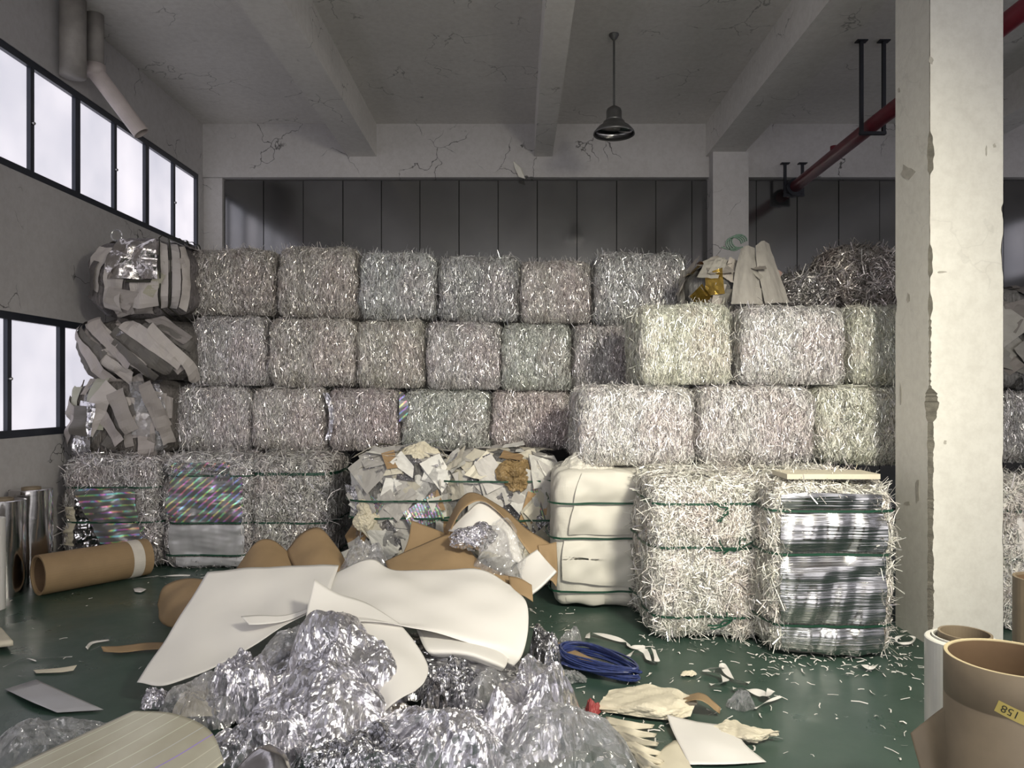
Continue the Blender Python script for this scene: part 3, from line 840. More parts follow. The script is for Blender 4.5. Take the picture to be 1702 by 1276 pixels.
# white paper wrapped bale
def wrapped_bale():
    seed = 31; u0, u1, vb = 920, 1090, 1013
    Y = H*F/(vb-CY); x0, x1 = (u0-CX)*Y/F, (u1-CX)*Y/F; hh = 1.10
    st = [H-(v-CY)*Y/F for v in (836, 894, 982)]
    dims = (x1-x0, 0.95, hh)
    t = thing('paper_wrapped_bale', 'bale wrapped in creased white paper with three green straps, beside the shredded bale', 'bale', ((x0+x1)/2, Y+0.475, 0), GF)
    V, Fq = cube_grid(44)
    pos, nor = bale_surf(V, dims, st, 10, seed, 0.012, 0.015)
    cr = crumple(V[:, 0]+V[:, 1]*0.7, V[:, 2]*1.1, 2.2, 4)
    pos += nor*(0.018*cr)[:, None]
    link('paper_wrap', raw_mesh('paper_wrap', pos, Fq, M['wrap_paper'], False), t)
    for z in st: link('strap', loop_band(dims, z, st, seed, 10, 0.012, n=96, off=0.050), t)
    front_film(t, dims, st, seed, (-0.82, 0.97), (-0.66, 0.03), M['wrap_paper'], 'paper_sheet', 0.036, wr=0.004, fr=2, clip=lambda A, B: (A, np.where(B < -0.3, B-0.05+0.10*(0.9-A)*0.8, B)), crump=0.004)
    front_film(t, dims, st, seed, (-0.62, 0.97), (0.08, 0.50), M['wrap_paper'], 'paper_sheet', 0.034, wr=0.005, fr=2, clip=lambda A, B: (A-0.25*(0.5-B)*(A < 0), B), crump=0.005)
    front_film(t, dims, st, seed, (-0.5, 0.70), (0.54, 1.0), M['wrap_paper'], 'paper_sheet', 0.034, wr=0.008, fr=3, clip=lambda A, B: (A*(1.3-0.7*(B-0.5)), B), crump=0.008)
    front_film(t, dims, st, seed, (-0.80, 0.0), (-0.96, -0.74), M['wrap_paper'], 'paper_sheet', 0.030, wr=0.008, fr=3, crump=0.008)
    return t, dims
WB_T, WB_D = wrapped_bale()

t, d, Y, st = strapped_bale(1080, 1288, 1066, 795, 'coarse shredded bale with knotted green straps, between the white wrapped bale and the silver bale', (838, 911, 1026), 41, (1.05, 1.03, 0.98), depth=1.15, sig=0.95, white=0.62, dens=1.25, length=0.085, group=GF, loose=0.09)
yf = -d[1]/2-0.01
knot(t, 0.10, yf, st[0]-0.02, 1); knot(t, 0.17, yf, st[1], 2, 1.3); knot(t, 0.12, yf, st[2]-0.02, 3, 1.2)
MB().tube([(0.17, yf-0.02, st[1]), (0.26, yf-0.03, st[1]+0.05), (0.34, yf-0.03, st[1]+0.12), (0.36, yf-0.01, st[1]+0.22)], 0.006, 5).build('strap_tail', M['strap'], t)

t, d, Y, st = strapped_bale(1282, 1494, 1096, 800, 'strapped bale faced with shiny silver ribbed film, beside the near pillar', (850, 922, 1041), 42, (1.02, 1.0, 0.94), depth=1.1, sig=0.9, white=0.6, dens=1.15, group=GF, loose=0.12, holes=(((-0.84, 0.78), (-1, 0.9)),))
lv = [-1.0]+[z/d[2]*2-1 for z in sorted(st)]+[0.90]
for k in range(4):
    front_film(t, d, st, 42, (-0.86, 0.80), (lv[k]+0.035, lv[k+1]-0.02), M['rib_foil'], 'silver_film', 0.026, 44, 40, wr=0.0035, fr=2.2, crump=0.001)
# a pale board lying across its top
MB().box(-0.30, 0.30, -d[1]/2+0.02, -d[1]/2+0.30, d[2]+0.012, d[2]+0.045).build('top_board', M['cream_paper'], t)

t, d, Y, st = strapped_bale(1664, 1850, 1050, 812, 'bale with long stray strips standing beyond the near pillar', (850, 930, 1010), 43, (1.0, 0.98, 0.93), depth=0.95, sig=0.9, white=0.7, dens=0.8, length=0.13, loose=0.2, group='bales beyond the near pillar')
front_film(t, d, st, 43, (-0.75, 0.8), (-0.5, 0.6), M['white_paper'], 'paper_sheet', 0.02)

# ------------------------------------------------------------------ scrap paper bales: many separate sheets on a core
SHEETS = []
def sheet_proto(seed, n=7):
    r = RS(seed); g = np.linspace(-0.5, 0.5, n); A, B = np.meshgrid(g, g)
    a = A.ravel(); b_ = B.ravel()
    # irregular outline
    k = r.normal(size=8)*0.10
    x = a*(1+k[0]*b_*2+k[1])+k[2]*b_; y = b_*(1+k[3]*a*2+k[4])+k[5]*a
    bend = 0.20*r.rand()*(a*np.cos(seed)+b_*np.sin(seed))**2*2
    z = 0.085*crumple(a*2, b_*2, 1.3, seed, 8)+bend*0.5
    idx = np.arange(n*n).reshape(n, n)
    Fs = np.stack([idx[:-1, :-1].ravel(), idx[:-1, 1:].ravel(), idx[1:, 1:].ravel(), idx[1:, :-1].ravel()], 1)
    return np.stack([x, y, z], 1), Fs
for i in range(7):
    V, Fs = sheet_proto(60+i)
    SHEETS.append({k: raw_mesh(nm, V, Fs, M[k], False) for k, nm in (('scrap', 'paper_sheet'), ('foil', 'foil_sheet'), ('foil_gold', 'foil_sheet'), ('clear', 'film_sheet'), ('holo_diag', 'film_sheet'), ('foil_warm', 'foil_sheet'))})

GREYW, CREAM, WHITE, KR, PINK = (0.52, 0.50, 0.48), (0.66, 0.62, 0.52), (0.74, 0.73, 0.70), (0.38, 0.25, 0.13), (0.50, 0.34, 0.30)
def scrap_bale(name, label, x0, x1, y0, y1, z0, z1, seed, n, pal, sizes=(0.14, 0.34), aim=None, spread=1.5, pn=5, core=(0.5, 0.5, 0.5), lift=0.5, fm=None, group=None, straps=(), aspect=(0.5, 1.0)):
    r = RS(seed); dims = (x1-x0, y1-y0, z1-z0)
    t = thing(name, label, 'bale', ((x0+x1)/2, (y0+y1)/2, z0), group)
    o = link('packed_core', core_mesh(dims, (), seed, M['core'], pn, 0.03), t); o.color = (*core, 1)
    for i in range(n):
        f = r.rand()
        if f < 0.60: c = (r.uniform(-1, 1), -1, r.uniform(-1, 1))
        elif f < 0.80: c = (r.uniform(-1, 1), r.uniform(-1, 0.6), 1)
        elif f < 0.90: c = (-1, r.uniform(-1, 0.7), r.uniform(-1, 1))
        else: c = (1, r.uniform(-1, 0.7), r.uniform(-1, 1))
        pos, nor = bale_surf(np.array([c], float), dims, (), pn, seed, 0.03)
        pos, nor = pos[0], nor[0]
        nv = Vector(nor) + Vector(tuple(r.normal(size=3)*0.22*lift)); nv.normalize()
        ang = (aim if aim is not None else r.rand()*6.28)+r.normal()*spread*0.3
        tv = Vector((math.cos(ang), 0.15, math.sin(ang))); tv = (tv-nv*tv.dot(nv))
        if tv.length < 1e-3: tv = Vector((1, 0, 0)).cross(nv)
        tv.normalize(); sv = nv.cross(tv)
        s = r.uniform(*sizes); sa = s*r.uniform(*aspect)
        key, col = pal[r.choice(len(pal), p=np.array([q[2] for q in pal])/sum(q[2] for q in pal))][:2]
        me = SHEETS[i % 7][key]
        o = link(me.name.split('.')[0], me, t)
        mat = Matrix((( tv.x*s, sv.x*sa, nv.x*s, 0), (tv.y*s, sv.y*sa, nv.y*s, 0), (tv.z*s, sv.z*sa, nv.z*s, 0), (0, 0, 0, 1))).transposed()
        mat = Matrix(((tv.x*s, sv.x*sa, nv.x*s, 0), (tv.y*s, sv.y*sa, nv.y*s, 0), (tv.z*s, sv.z*sa, nv.z*s, 0), (0, 0, 0, 1)))
        mat.translation = Vector(tuple(pos))+nv*(0.012+0.03*r.rand()*lift)
        # keep it off the ground
        o.matrix_basis = mat
        j = 0.7+0.5*r.rand(); o.color = (min(1, col[0]*j), min(1, col[1]*j), min(1, col[2]*j), 1)
    for z in straps: link('strap', loop_band((dims[0]+0.09, dims[1]+0.09, dims[2]), z, (), seed, pn, 0.03), t)
    return t, dims

def xs(u0, u1, Y): return (u0-CX)*Y/F, (u1-CX)*Y/F
mixpal = [('scrap', GREYW, 3), ('scrap', CREAM, 3), ('scrap', WHITE, 4), ('foil', (1, 1, 1), 2.2), ('scrap', KR, 0.35), ('holo_diag', (1, 1, 1), 0.4), ('clear', (1, 1, 1), 0.8)]
Y = 6.55
x0, x1 = xs(586, 742, Y)
t1s, d = scrap_bale('mixed_scrap_bale', 'mixed paper and film scrap bale beside the dark gap, behind the board heap', x0, x1, Y, Y+1.06, 0, 1.16, 51, 150, mixpal, straps=(0.62, 0.77), group='mixed scrap bales', pn=7)
x0, x1 = xs(744, 918, Y)
t2s, d2 = scrap_bale('mixed_scrap_bale', 'mixed scrap bale with a brown wrapper on it, beside the white wrapped bale', x0, x1, Y, Y+1.06, 0, 1.16, 52, 150, mixpal, straps=(0.60, 0.94), group='mixed scrap bales', pn=7)
# left stack of three
pp = [('scrap', (0.34, 0.31, 0.30), 5), ('scrap', (0.40, 0.365, 0.345), 4), ('foil', (1, 1, 1), 1.2), ('scrap', (0.10, 0.09, 0.09), 1.2)]
Y = 7.42
def zz(v, Y): return H-(v-CY)*Y/F
x0, x1 = xs(114, 276, Y); x0 = max(x0, -4.52)
def slanted(t, dims, seed, pn, ca, cb, ln, wd, ang, col, off, mat='scrap', name='paper_sheet', taper=0.0, bend=0.0, crump=0.006):
    """a long sheet pressed onto the front of a bale at an angle; ca..wd in half-face units"""
    hx, hz = dims[0]/2, dims[2]/2
    def clip(A, B):
        l = B*ln; w_ = A*wd*(1-taper*B)+bend*B*B
        X = (l*math.sin(ang)+w_*math.cos(ang)); Z = (l*math.cos(ang)-w_*math.sin(ang))
        return ca+X/hx*0.5, cb+Z/hz*0.5
    o = front_film(t, dims, (), seed, (-0.5, 0.5), (-0.5, 0.5), M[mat], name, off, 7, 14, 0.006, 2.5, clip, False, crump, pn, 0.03)
    o.color = (*col, 1); return o
G1, G2, G3, DKP = (0.43, 0.39, 0.38), (0.52, 0.48, 0.46), (0.34, 0.31, 0.295), (0.14, 0.13, 0.12)
PG = 'paper bales stacked at the window wall'
def paper_stack():
    x0, x1 = xs(114, 282, Y); x0 = max(x0, -4.50)
    t, d = scrap_bale('paper_bale', 'bale of upright folded paper and film, lowest of the three at the window wall', x0, x1, Y, Y+0.95, 1.10, zz(632, Y), 61, 14, pp, aim=1.45, spread=0.9, aspect=(0.25, 0.5), sizes=(0.2, 0.36), lift=0.3, group=PG, core=(0.45, 0.42, 0.40), pn=6)
    r = RS(5)
    for k in range(26):
        c = (G1, G2, G3, DKP, (0.40, 0.40, 0.33))[r.choice(5, p=(0.3, 0.3, 0.2, 0.1, 0.1))]
        m = ('scrap', 'foil', 'clear')[r.choice(3, p=(0.74, 0.10, 0.16))]
        slanted(t, d, 61, 6, r.uniform(-1.0, 0.95), r.uniform(-0.55, 0.6), r.uniform(0.6, 1.3), r.uniform(0.14, 0.36), r.normal()*0.32+0.1*math.sin(k), c, 0.012+0.0026*k, m, 'film_sheet' if m == 'clear' else ('foil_sheet' if m == 'foil' else 'paper_sheet'), r.uniform(-0.3, 0.5), r.normal()*0.05, 0.014)
    x0, x1 = xs(118, 312, Y); x0 = max(x0, -4.50)
    t, d = scrap_bale('paper_bale', 'bale of grey paper sheets lying aslant, middle of the three at the window wall', x0, x1, Y, Y+0.95, zz(632, Y)+0.01, zz(528, Y), 62, 8, pp, aim=-0.85, spread=0.35, aspect=(0.2, 0.4), sizes=(0.3, 0.5), pn=4, lift=0.2, group=PG, core=(0.4, 0.38, 0.36))
    for k in range(24):
        f = k/23.0
        c = (G1, G2, G3, DKP)[r.choice(4, p=(0.36, 0.30, 0.2, 0.14))]
        slanted(t, d, 62, 4, -1.05+2.0*((k*0.618) % 1), r.uniform(-0.4, 0.4), r.uniform(0.9, 1.6), r.uniform(0.14, 0.34), -0.85+r.normal()*0.13, c, 0.012+0.003*k, 'scrap', 'paper_sheet', r.uniform(-0.4, 0.6), r.normal()*0.05, 0.006)
    x0, x1 = xs(130, 310, Y); x0 = max(x0, -4.50)
    t, d = scrap_bale('paper_bale', 'rounded bale with a silvery creased foil face, topmost of the three at the window wall', x0, x1, Y, Y+0.95, zz(528, Y)+0.01, zz(392, Y), 63, 8, pp, pn=3.6, group=PG, sizes=(0.16, 0.3), lift=0.15, aspect=(0.5, 1.0), core=(0.42, 0.39, 0.40))
    for (a, b_, ln, wd, an, c, of) in ((-0.75, 0.25, 1.0, 0.42, 0.25, G2, .02), (-0.35, -0.35, 0.85, 0.40, 0.2, G2, .03), (0.25, -0.45, 0.55, 0.52, 1.57, G2, .05), (0.15, 0.75, 0.9, 0.5, 1.4, G1, .02),
                                   (0.62, 0.0, 1.5, 0.16, 0.0, G2, .035), (0.86, 0.0, 1.6, 0.20, 0.0, (0.46, 0.43, 0.43), .03), (1.1, 0.0, 1.5, 0.24, 0.0, G2, .025), (-0.05, -0.85, 0.4, 0.9, 0.1, G3, .02), (0.45, -0.2, 0.5, 0.2, 0.5, (0.40, 0.38, 0.30), .05)):
        slanted(t, d, 63, 3.6, a, b_, ln, wd, an, c, of, crump=0.004)
    slanted(t, d, 63, 3.6, -0.75, -0.1, 0.8, 0.14, 0.3, (0.10, 0.09, 0.09), 0.05, crump=0.02)
    return t, d
tp, dp = paper_stack()
def star_foil():
    n = 30; g = np.linspace(-1, 1, n); A, B = np.meshgrid(g, g); a, b_ = A.ravel(), B.ravel()
    p = np.stack([a*0.46+0.04, np.full(a.size, -1.0), b_*0.48+0.40], 1)
    pos, nor = bale_surf(p, dp, (), 3.6, 63, 0.03)
    pos += nor*(0.07+0.05*np.abs(np.sin(np.arctan2(b_, a)*2.5))*np.hypot(a, b_)-0.03*np.hypot(a, b_)**2+0.015*crumple(a, b_, 2.5, 5))[:, None]
    idx = np.arange(n*n).reshape(n, n)
    Fs = np.stack([idx[:-1, :-1].ravel(), idx[:-1, 1:].ravel(), idx[1:, 1:].ravel(), idx[1:, :-1].ravel()], 1)
    link('foil_face', raw_mesh('foil_face', pos, Fs, M['foil_warm'], False), tp)
star_foil()
for xx in (0.30, 0.42):
    link('binding_band', loop_band((dp[0]+0.03, dp[1]+0.06, dp[2]+0.05), xx, (), 63, 3.6, 0.03, axis='x', w=0.012), tp).data.materials[0] = M['ink']
MB().box(-0.02, 0.22, -0.565, -0.55, 0.33, 0.352).build('black_tape', M['ink'], tp)
# loop of clear film on top
a = [(0.055*math.cos(k/16*6.283), 0.0, 0.055*math.sin(k/16*6.283)+0.05) for k in range(16)]
q = MB(); q.tube(a, 0.009, 6, closed=True); q.tube([(0, 0, -0.03), (0.03, 0.01, 0.0), (0.05, 0, 0.02)], 0.012, 6)
o = q.build('film_loop', M['clear'], tp, loc=(-0.22, -0.36, dp[2]-0.02))

# heaps on top at the right
Y = 6.75
x0, x1 = xs(1156, 1312, Y)
bp_, bd = scrap_bale('paper_heap_bale', 'slumped bundle of crumpled paper tied with green cord, on the bright bales', x0, x1, Y, Y+0.8, 2.445, 2.93, 71, 34, [('scrap', (0.40, 0.38, 0.34), 5), ('scrap', (0.46, 0.42, 0.38), 3), ('foil_gold', (1, 1, 1), 0.5), ('scrap', PINK, 0.5), ('foil', (1, 1, 1), 0.6)], aim=1.5, spread=0.9, pn=2.6, aspect=(0.4, 0.7), sizes=(0.2, 0.4))
def gore(pts, mat, name, parent):
    """folded sheet between a lower and an upper row of points (world), grid-interpolated"""
    o = patch_obj(name, pts, mat, 14, 10, parent=parent)
    return o

# generic patch: interpolating Catmull-Rom surface through a grid of points
def cr1(Pts, n):
    Pts = np.asarray(Pts, float); k = len(Pts)
    E = np.concatenate([[2*Pts[0]-Pts[1]], Pts, [2*Pts[-1]-Pts[-2]]])
    out = []
    for s in np.linspace(0, k-1, n):
        i = min(int(s), k-2); f = s-i
        a, b_, c, d = E[i], E[i+1], E[i+2], E[i+3]
        out.append(0.5*((2*b_)+(-a+c)*f+(2*a-5*b_+4*c-d)*f*f+(-a+3*b_-3*c+d)*f**3))
    return np.array(out)
def patch_grid(ctrl, nu, nv):
    rows = np.array([cr1(r, nu) for r in ctrl])
    return np.stack([cr1(rows[:, j], nv) for j in range(nu)], 1)     # nv x nu x 3
def grid_normals(G):
    du = np.gradient(G, axis=1); dv = np.gradient(G, axis=0)
    n = np.cross(du, dv); L = np.linalg.norm(n, axis=2, keepdims=True); return n/np.maximum(L, 1e-9)
def patch_obj(name, ctrl, mat, nu=24, nv=20, cr=0.0, crf=2.0, seed=1, thick=0.0, smooth=True, parent=None, edge=0.0, wave=0.0, floor=True):
    """ctrl rows of (u, v, Y) picture-measured points at their own distance"""
    C = [[P(*q) for q in row] for row in ctrl]
    G = patch_grid(C, nu, nv); nn = grid_normals(G)
    S, T = np.meshgrid(np.linspace(0, 1, nu), np.linspace(0, 1, nv))
    if cr: G = G+nn*(cr*crumple(S.ravel(), T.ravel(), crf*2, seed).reshape(nv, nu))[..., None]
    if wave: G = G+nn*(wave*wob(G.reshape(-1, 3), 2.5, seed).reshape(nv, nu))[..., None]
    if edge:
        r = RS(seed); 
        for sl in ((0, slice(None)), (-1, slice(None)), (slice(None), 0), (slice(None), -1)):
            G[sl] += r.normal(size=G[sl].shape)*edge
    if floor: G[..., 2] = np.maximum(G[..., 2], 0.006+0.004*RS(seed).rand(nv, nu))
    V = G.reshape(-1, 3)
    org = np.array([V[:, 0].mean(), V[:, 1].mean(), V[:, 2].min()])
    if parent is not None: org = np.array(parent.matrix_basis.translation) if parent.type != 'EMPTY' else np.array(parent.location)
    idx = np.arange(nu*nv).reshape(nv, nu)
    Fs = np.stack([idx[:-1, :-1].ravel(), idx[:-1, 1:].ravel(), idx[1:, 1:].ravel(), idx[1:, :-1].ravel()], 1)
    m = raw_mesh(name, V-org, Fs, mat, smooth)
    uvl = m.uv_layers.new(name='UVMap')
    uv = np.stack([S.ravel(), T.ravel()], 1)[Fs.ravel()]
    uvl.data.foreach_set('uv', uv.astype(np.float32).ravel())
    o = link(name, m, parent, None if parent is not None else tuple(org))
    if thick:
        md = o.modifiers.new('thickness', 'SOLIDIFY'); md.thickness = thick; md.offset = 0
    return o

patch_obj('paper_sheet', [[(1256, 408, 6.9), (1268, 400, 6.95), (1278, 405, 7.0)], [(1258, 440, 6.75), (1275, 440, 6.74), (1292, 445, 6.8)], [(1272, 505, 6.62), (1292, 503, 6.60), (1312, 503, 6.66)]], M['grey_paper'], cr=0.02, smooth=False, parent=bp_, floor=False)
patch_obj('paper_sheet', [[(1232, 412, 6.85), (1242, 408, 6.85), (1254, 412, 6.9)], [(1222, 450, 6.7), (1240, 450, 6.66), (1260, 455, 6.72)], [(1215, 505, 6.6), (1240, 505, 6.56), (1268, 505, 6.6)]], M['grey_paper'], cr=0.02, parent=bp_, smooth=False, floor=False)
q = MB(); r = RS(5)
c0 = P(1225, 405, 6.75)-np.array(bp_.location)
for k in range(4):
    q.tube([c0+np.array([0.07*math.cos(a)+0.02*k-0.03, 0.01*k, 0.06*math.sin(a)+0.01*k]) for a in np.linspace(0, 5.2, 14)], 0.007, 5)
q.tube([c0+np.array((0, 0, -0.04)), c0+np.array((-0.08, 0, -0.05)), c0+np.array((-0.14, 0, -0.03))], 0.007, 5)
q.build('green_cord', M['strap'], bp_)
# dark loose shreds
def shred_mound(u0, u1, vt, Y, label, seed, tint, hz=2.44, depth=0.8):
    x0, x1 = xs(u0, u1, Y); hh = zz(vt, Y)-hz
    dims = (x1-x0, depth, hh*1.0)
    t = thing('shred_mound', label, 'bale', ((x0+x1)/2, Y+depth/2, hz), 'loose shredded heaps on top')
    o = link('packed_core', core_mesh(dims, (), seed, M['core'], 2.6, 0.03), t); o.color = (*[c*0.7 for c in tint], 1)
    o = link('shreds', shred_mesh(dims, (), seed, 2400, 1300, 700, 1.2, 0.11, 0.007, 2.6, 0.03, 0.1, 0.25), t, kind='stuff'); o.color = (*tint, 1)
shred_mound(1300, 1420, 447, 6.85, 'low dark heap of loose shreds between the paper bundle and the taller heap', 81, (0.55, 0.53, 0.52))
shred_mound(1385, 1530, 398, 6.75, 'taller rounded heap of dark shreds partly behind the near pillar', 82, (0.68, 0.63, 0.60))

# beyond the pillar: grey paper bale on top
x0, x1 = xs(1655, 1790, 6.55)
scrap_bale('paper_bale', 'grey paper and film bale seen beyond the near pillar', x0, x1, 6.55, 7.4, 1.74, 2.66, 91, 26, [('scrap', (0.22, 0.20, 0.19), 4), ('scrap', (0.30, 0.29, 0.27), 2), ('clear', (1, 1, 1), 1)], aim=-0.9, spread=0.8, sizes=(0.25, 0.45), group='bales beyond the near pillar')

# crumpled scraps spilling over the tops of the mixed bales
# ------------------------------------------------------------------ rolls and tubes
def standing_roll(name, label, u, Y, r_, top, mat, core=True, group=None, cap=None):
    x = (u-CX)*Y/F
    t = thing(name, label, 'roll', (x, Y, 0), group)
    ri = r_*0.45
    ncol = 40; prof_h = np.linspace(0, top, 12); q = MB()
    V = []; 
    for z in prof_h:
        for k in range(ncol):
            a = 2*math.pi*k/ncol; rr = r_*(1+0.012*math.sin(3*a+z*3)+0.01*math.sin(7*a+z*8))
            V.append((rr*math.cos(a), rr*math.sin(a), z))
    Fs = [(i*ncol+k, i*ncol+(k+1) % ncol, (i+1)*ncol+(k+1) % ncol, (i+1)*ncol+k) for i in range(11) for k in range(ncol)]
    q.add(V, Fs); q.build('film_skin', mat, t, smooth=True)
    e = MB().lathe([(r_*1.0, top-0.003), (r_*0.9, top+0.004), (ri, top+0.002), (ri, top-0.25), (0, top-0.25)], n=ncol); e.build('roll_end', cap or mat, t)
    if core:
        hollow(MB(), (0, 0, top-0.24), (0, 0, top+0.02), ri, ri*0.86).build('core_tube', M['tube_kraft'], t)
    return t
standing_roll('foil_roll', 'shiny silver foil roll standing at the window wall, nearer of the two', 6, 6.34, 0.165, 0.80, M['roll_foil'], group='standing silver rolls')
standing_roll('foil_roll', 'shiny silver foil roll standing behind another roll, beside the lying cardboard tube', 52, 6.72, 0.17, 0.845, M['roll_foil'], group='standing silver rolls')
standing_roll('paper_roll', 'white paper roll cut by the picture edge, in front of the silver rolls', -12, 5.9, 0.085, 0.72, M['white_paper'])

# lying kraft tube
A_, B_ = Vector((-4.05, 6.30, 0.172)), Vector((-3.50, 7.02, 0.172))
t = thing('cardboard_tube', 'brown cardboard tube lying on the floor with a white tape band', 'tube', (A_.x, A_.y, 0))
loc = Vector((A_.x, A_.y, 0))
hollow(MB(), A_-loc, B_-loc, 0.170, 0.152, 48).build('tube_body', M['kraft'], t)
hollow(MB(), (A_-loc)*1.0+(B_-A_)*0.03, (A_-loc)+(B_-A_)*0.95, 0.1515, 0.149, 40).build('tube_lining', M['kraft_dark'], t)
hollow(MB(), (A_-loc)+(B_-A_)*0.80, (A_-loc)+(B_-A_)*0.91, 0.1725, 0.169, 48).build('tape_band', M['masking'], t)

# white film roll and big kraft tube in the right foreground
xw, yw, zw = 1.64, 2.75, 0.80
t = thing('film_roll', 'standing white film roll with a cardboard core, behind the big cardboard tube', 'roll', (xw, yw, 0))
MB().lathe([(0.124, 0), (0.124, zw-0.004), (0.120, zw), (0.104, zw+0.002), (0.104, zw-0.02), (0.100, zw-0.02), (0.100, zw+0.008), (0.094, zw+0.008), (0.094, zw-0.02), (0.09, zw-0.02), (0.09, 0), (0.124, 0)], n=56).build('film_layers', M['white_film'], t, smooth=False)
hollow(MB(), (0.010, 0, 0), (0.010, 0, zw+0.022), 0.0885, 0.080, 48).build('core_tube', M['tube_kraft'], t)
xt, yt, zt_, rt = 1.455, 2.2, 0.925, 0.174
t = thing('cardboard_tube', 'big standing cardboard tube with a yellow numbered label, beside the white film roll', 'tube', (xt, yt, 0))
MB().lathe([(rt, 0), (rt, 0.801), (rt-0.0015, 0.803), (rt, 0.805), (rt, zt_-0.002), (rt-0.002, zt_)], n=72).build('tube_body', M['tube_kraft'], t, smooth=True)
MB().lathe([(rt-0.002, zt_), (rt-0.012, zt_), (rt-0.012, zt_-0.004)], n=72).build('tube_rim', M['rim'], t)
MB().lathe([(rt-0.012, zt_-0.004), (rt-0.012, 0.01)], n=72).build('tube_lining', M['kraft_dark'], t, smooth=True)
def on_tube(s, h, r_):            # s arc length along, h height
    th = s/rt
    return (r_*math.sin(th), -r_*math.cos(th), h)
def lab_map(a, b_, off):          # label axes: a along the tape, b across
    s0, h0 = -0.135, 0.835
    ca, sa = math.cos(-0.34), math.sin(-0.34)
    return on_tube(s0+a*ca-b_*sa, h0+a*sa+b_*ca, rt+off)
q = MB(); n = 22
for i in range(n): pass
V = [lab_map(0.25*i/(n-1), (j-0.5)*0.034, 0.0012) for i in range(n) for j in (0, 1)]
q.add(V, [(2*i, 2*i+2, 2*i+3, 2*i+1) for i in range(n-1)])
lab = q.build('tape_label', M['yellow_label'], t)
def text_on_label(txt, a0, size, mat, name):
    cu = bpy.data.curves.new('lettering', 'FONT'); cu.body = txt; cu.size = size; cu.resolution_u = 3
    ob = bpy.data.objects.new('lettering', cu); COL.objects.link(ob)
    dg = bpy.context.evaluated_depsgraph_get(); me = ob.evaluated_get(dg).to_mesh()
    V = [tuple(v.co) for v in me.vertices]; Fs = [tuple(p.vertices) for p in me.polygons]
    ob.evaluated_get(dg).to_mesh_clear(); bpy.data.objects.remove(ob); bpy.data.curves.remove(cu)
    wdt = max(v[0] for v in V)
    W = [lab_map(a0+(wdt-x), 0.011-y, 0.0020) for x, y, z in V]     # upside down, as it stands
    MB().add(W, Fs).build(name, mat, lab)
text_on_label('158', 0.012, 0.030, M['ink'], 'label_number')
text_on_label('09', 0.105, 0.034, M['red_ink'], 'red_print')
patch_obj('loose_flap', [[(1513, 1218, 2.32), (1548, 1190, 2.30), (1592, 1158, 2.20)], [(1525, 1262, 2.30), (1555, 1250, 2.28), (1592, 1240, 2.18)], [(1545, 1330, 2.28), (1565, 1325, 2.26), (1594, 1320, 2.18)]], M['tube_kraft'], thick=0.004, parent=t)
x_, y_ = (1737-CX)*3.25/F, 3.25
t = thing('cardboard_tube', 'narrow cardboard tube standing behind the big tube at the picture edge', 'tube', (x_, y_, 0))
hollow(MB(), (0, 0, 0), (0, 0, 0.90), 0.12, 0.108, 40).build('tube_body', M['tube_kraft'], t)
MB().lathe([(0.1075, 0.89), (0.1075, 0.01)], n=40).build('tube_lining', M['kraft_dark'], t)

# ------------------------------------------------------------------ the heap of sheets
o = patch_obj('white_sheet', [[(345, 950, 4.96), (420, 943, 5.0), (495, 939, 5.02), (563, 938, 5.0)],
    [(306, 1012, 4.65), (375, 1005, 4.68), (450, 995, 4.70), (548, 985, 4.68)],
    [(264, 1080, 4.34), (325, 1068, 4.38), (405, 1046, 4.45), (538, 1004, 4.55)],
    [(228, 1135, 4.08), (284, 1137, 4.05), (390, 1090, 4.25), (524, 1010, 4.5)]], M['white_paper'], 40, 36, thick=0.003, wave=0.008, seed=3, cr=0.006, crf=1.0)
set_props(o, 'large flat white sheet with a pointed corner reaching down to the floor', 'sheet')
fl = patch_obj('torn_flap', [[(400, 1024, 4.42), (430, 1022, 4.44), (475, 1022, 4.46), (522, 1008, 4.50)], [(414, 1038, 4.36), (440, 1037, 4.38), (478, 1031, 4.42), (522, 1012, 4.48)]], M['white_paper'], 16, 6, thick=0.002, parent=o)
o = patch_obj('white_sheet', [[(558, 952, 4.95), (615, 930, 5.0), (662, 948, 5.0), (790, 944, 5.0), (848, 972, 4.85)],
    [(545, 975, 4.75), (620, 965, 4.75), (700, 972, 4.75), (800, 974, 4.75), (874, 1003, 4.62)],
    [(534, 998, 4.55), (620, 1000, 4.5), (720, 1008, 4.5), (815, 1016, 4.5), (878, 1042, 4.42)],
    [(528, 1010, 4.4), (630, 1026, 4.3), (725, 1042, 4.3), (825, 1062, 4.3), (868, 1088, 4.28)],
    [(560, 1035, 4.22), (640, 1032, 4.2), (692, 1046, 4.22), (795, 1074, 4.25), (848, 1112, 4.25)]], M['white_paper'], 60, 50, thick=0.003, wave=0.010, seed=8, cr=0.008, crf=1.3)
set_props(o, 'large curling white sheet with a drooping tongue on top of the heap', 'sheet')
patch_obj('drooping_tongue', [[(522, 962, 4.45), (560, 985, 4.42), (610, 1002, 4.40), (664, 1036, 4.26)],
    [(512, 1045, 4.2), (565, 1045, 4.2), (625, 1050, 4.15), (690, 1068, 4.1)],
    [(590, 1077, 4.0), (625, 1085, 3.95), (665, 1090, 3.93), (711, 1106, 3.95)],
    [(620, 1125, 3.82), (645, 1125, 3.78), (675, 1125, 3.78), (706, 1132, 3.8)],
    [(636, 1186, 3.6), (650, 1172, 3.6), (670, 1158, 3.65), (690, 1148, 3.7)]], M['white_paper'], 40, 46, thick=0.003, parent=o)
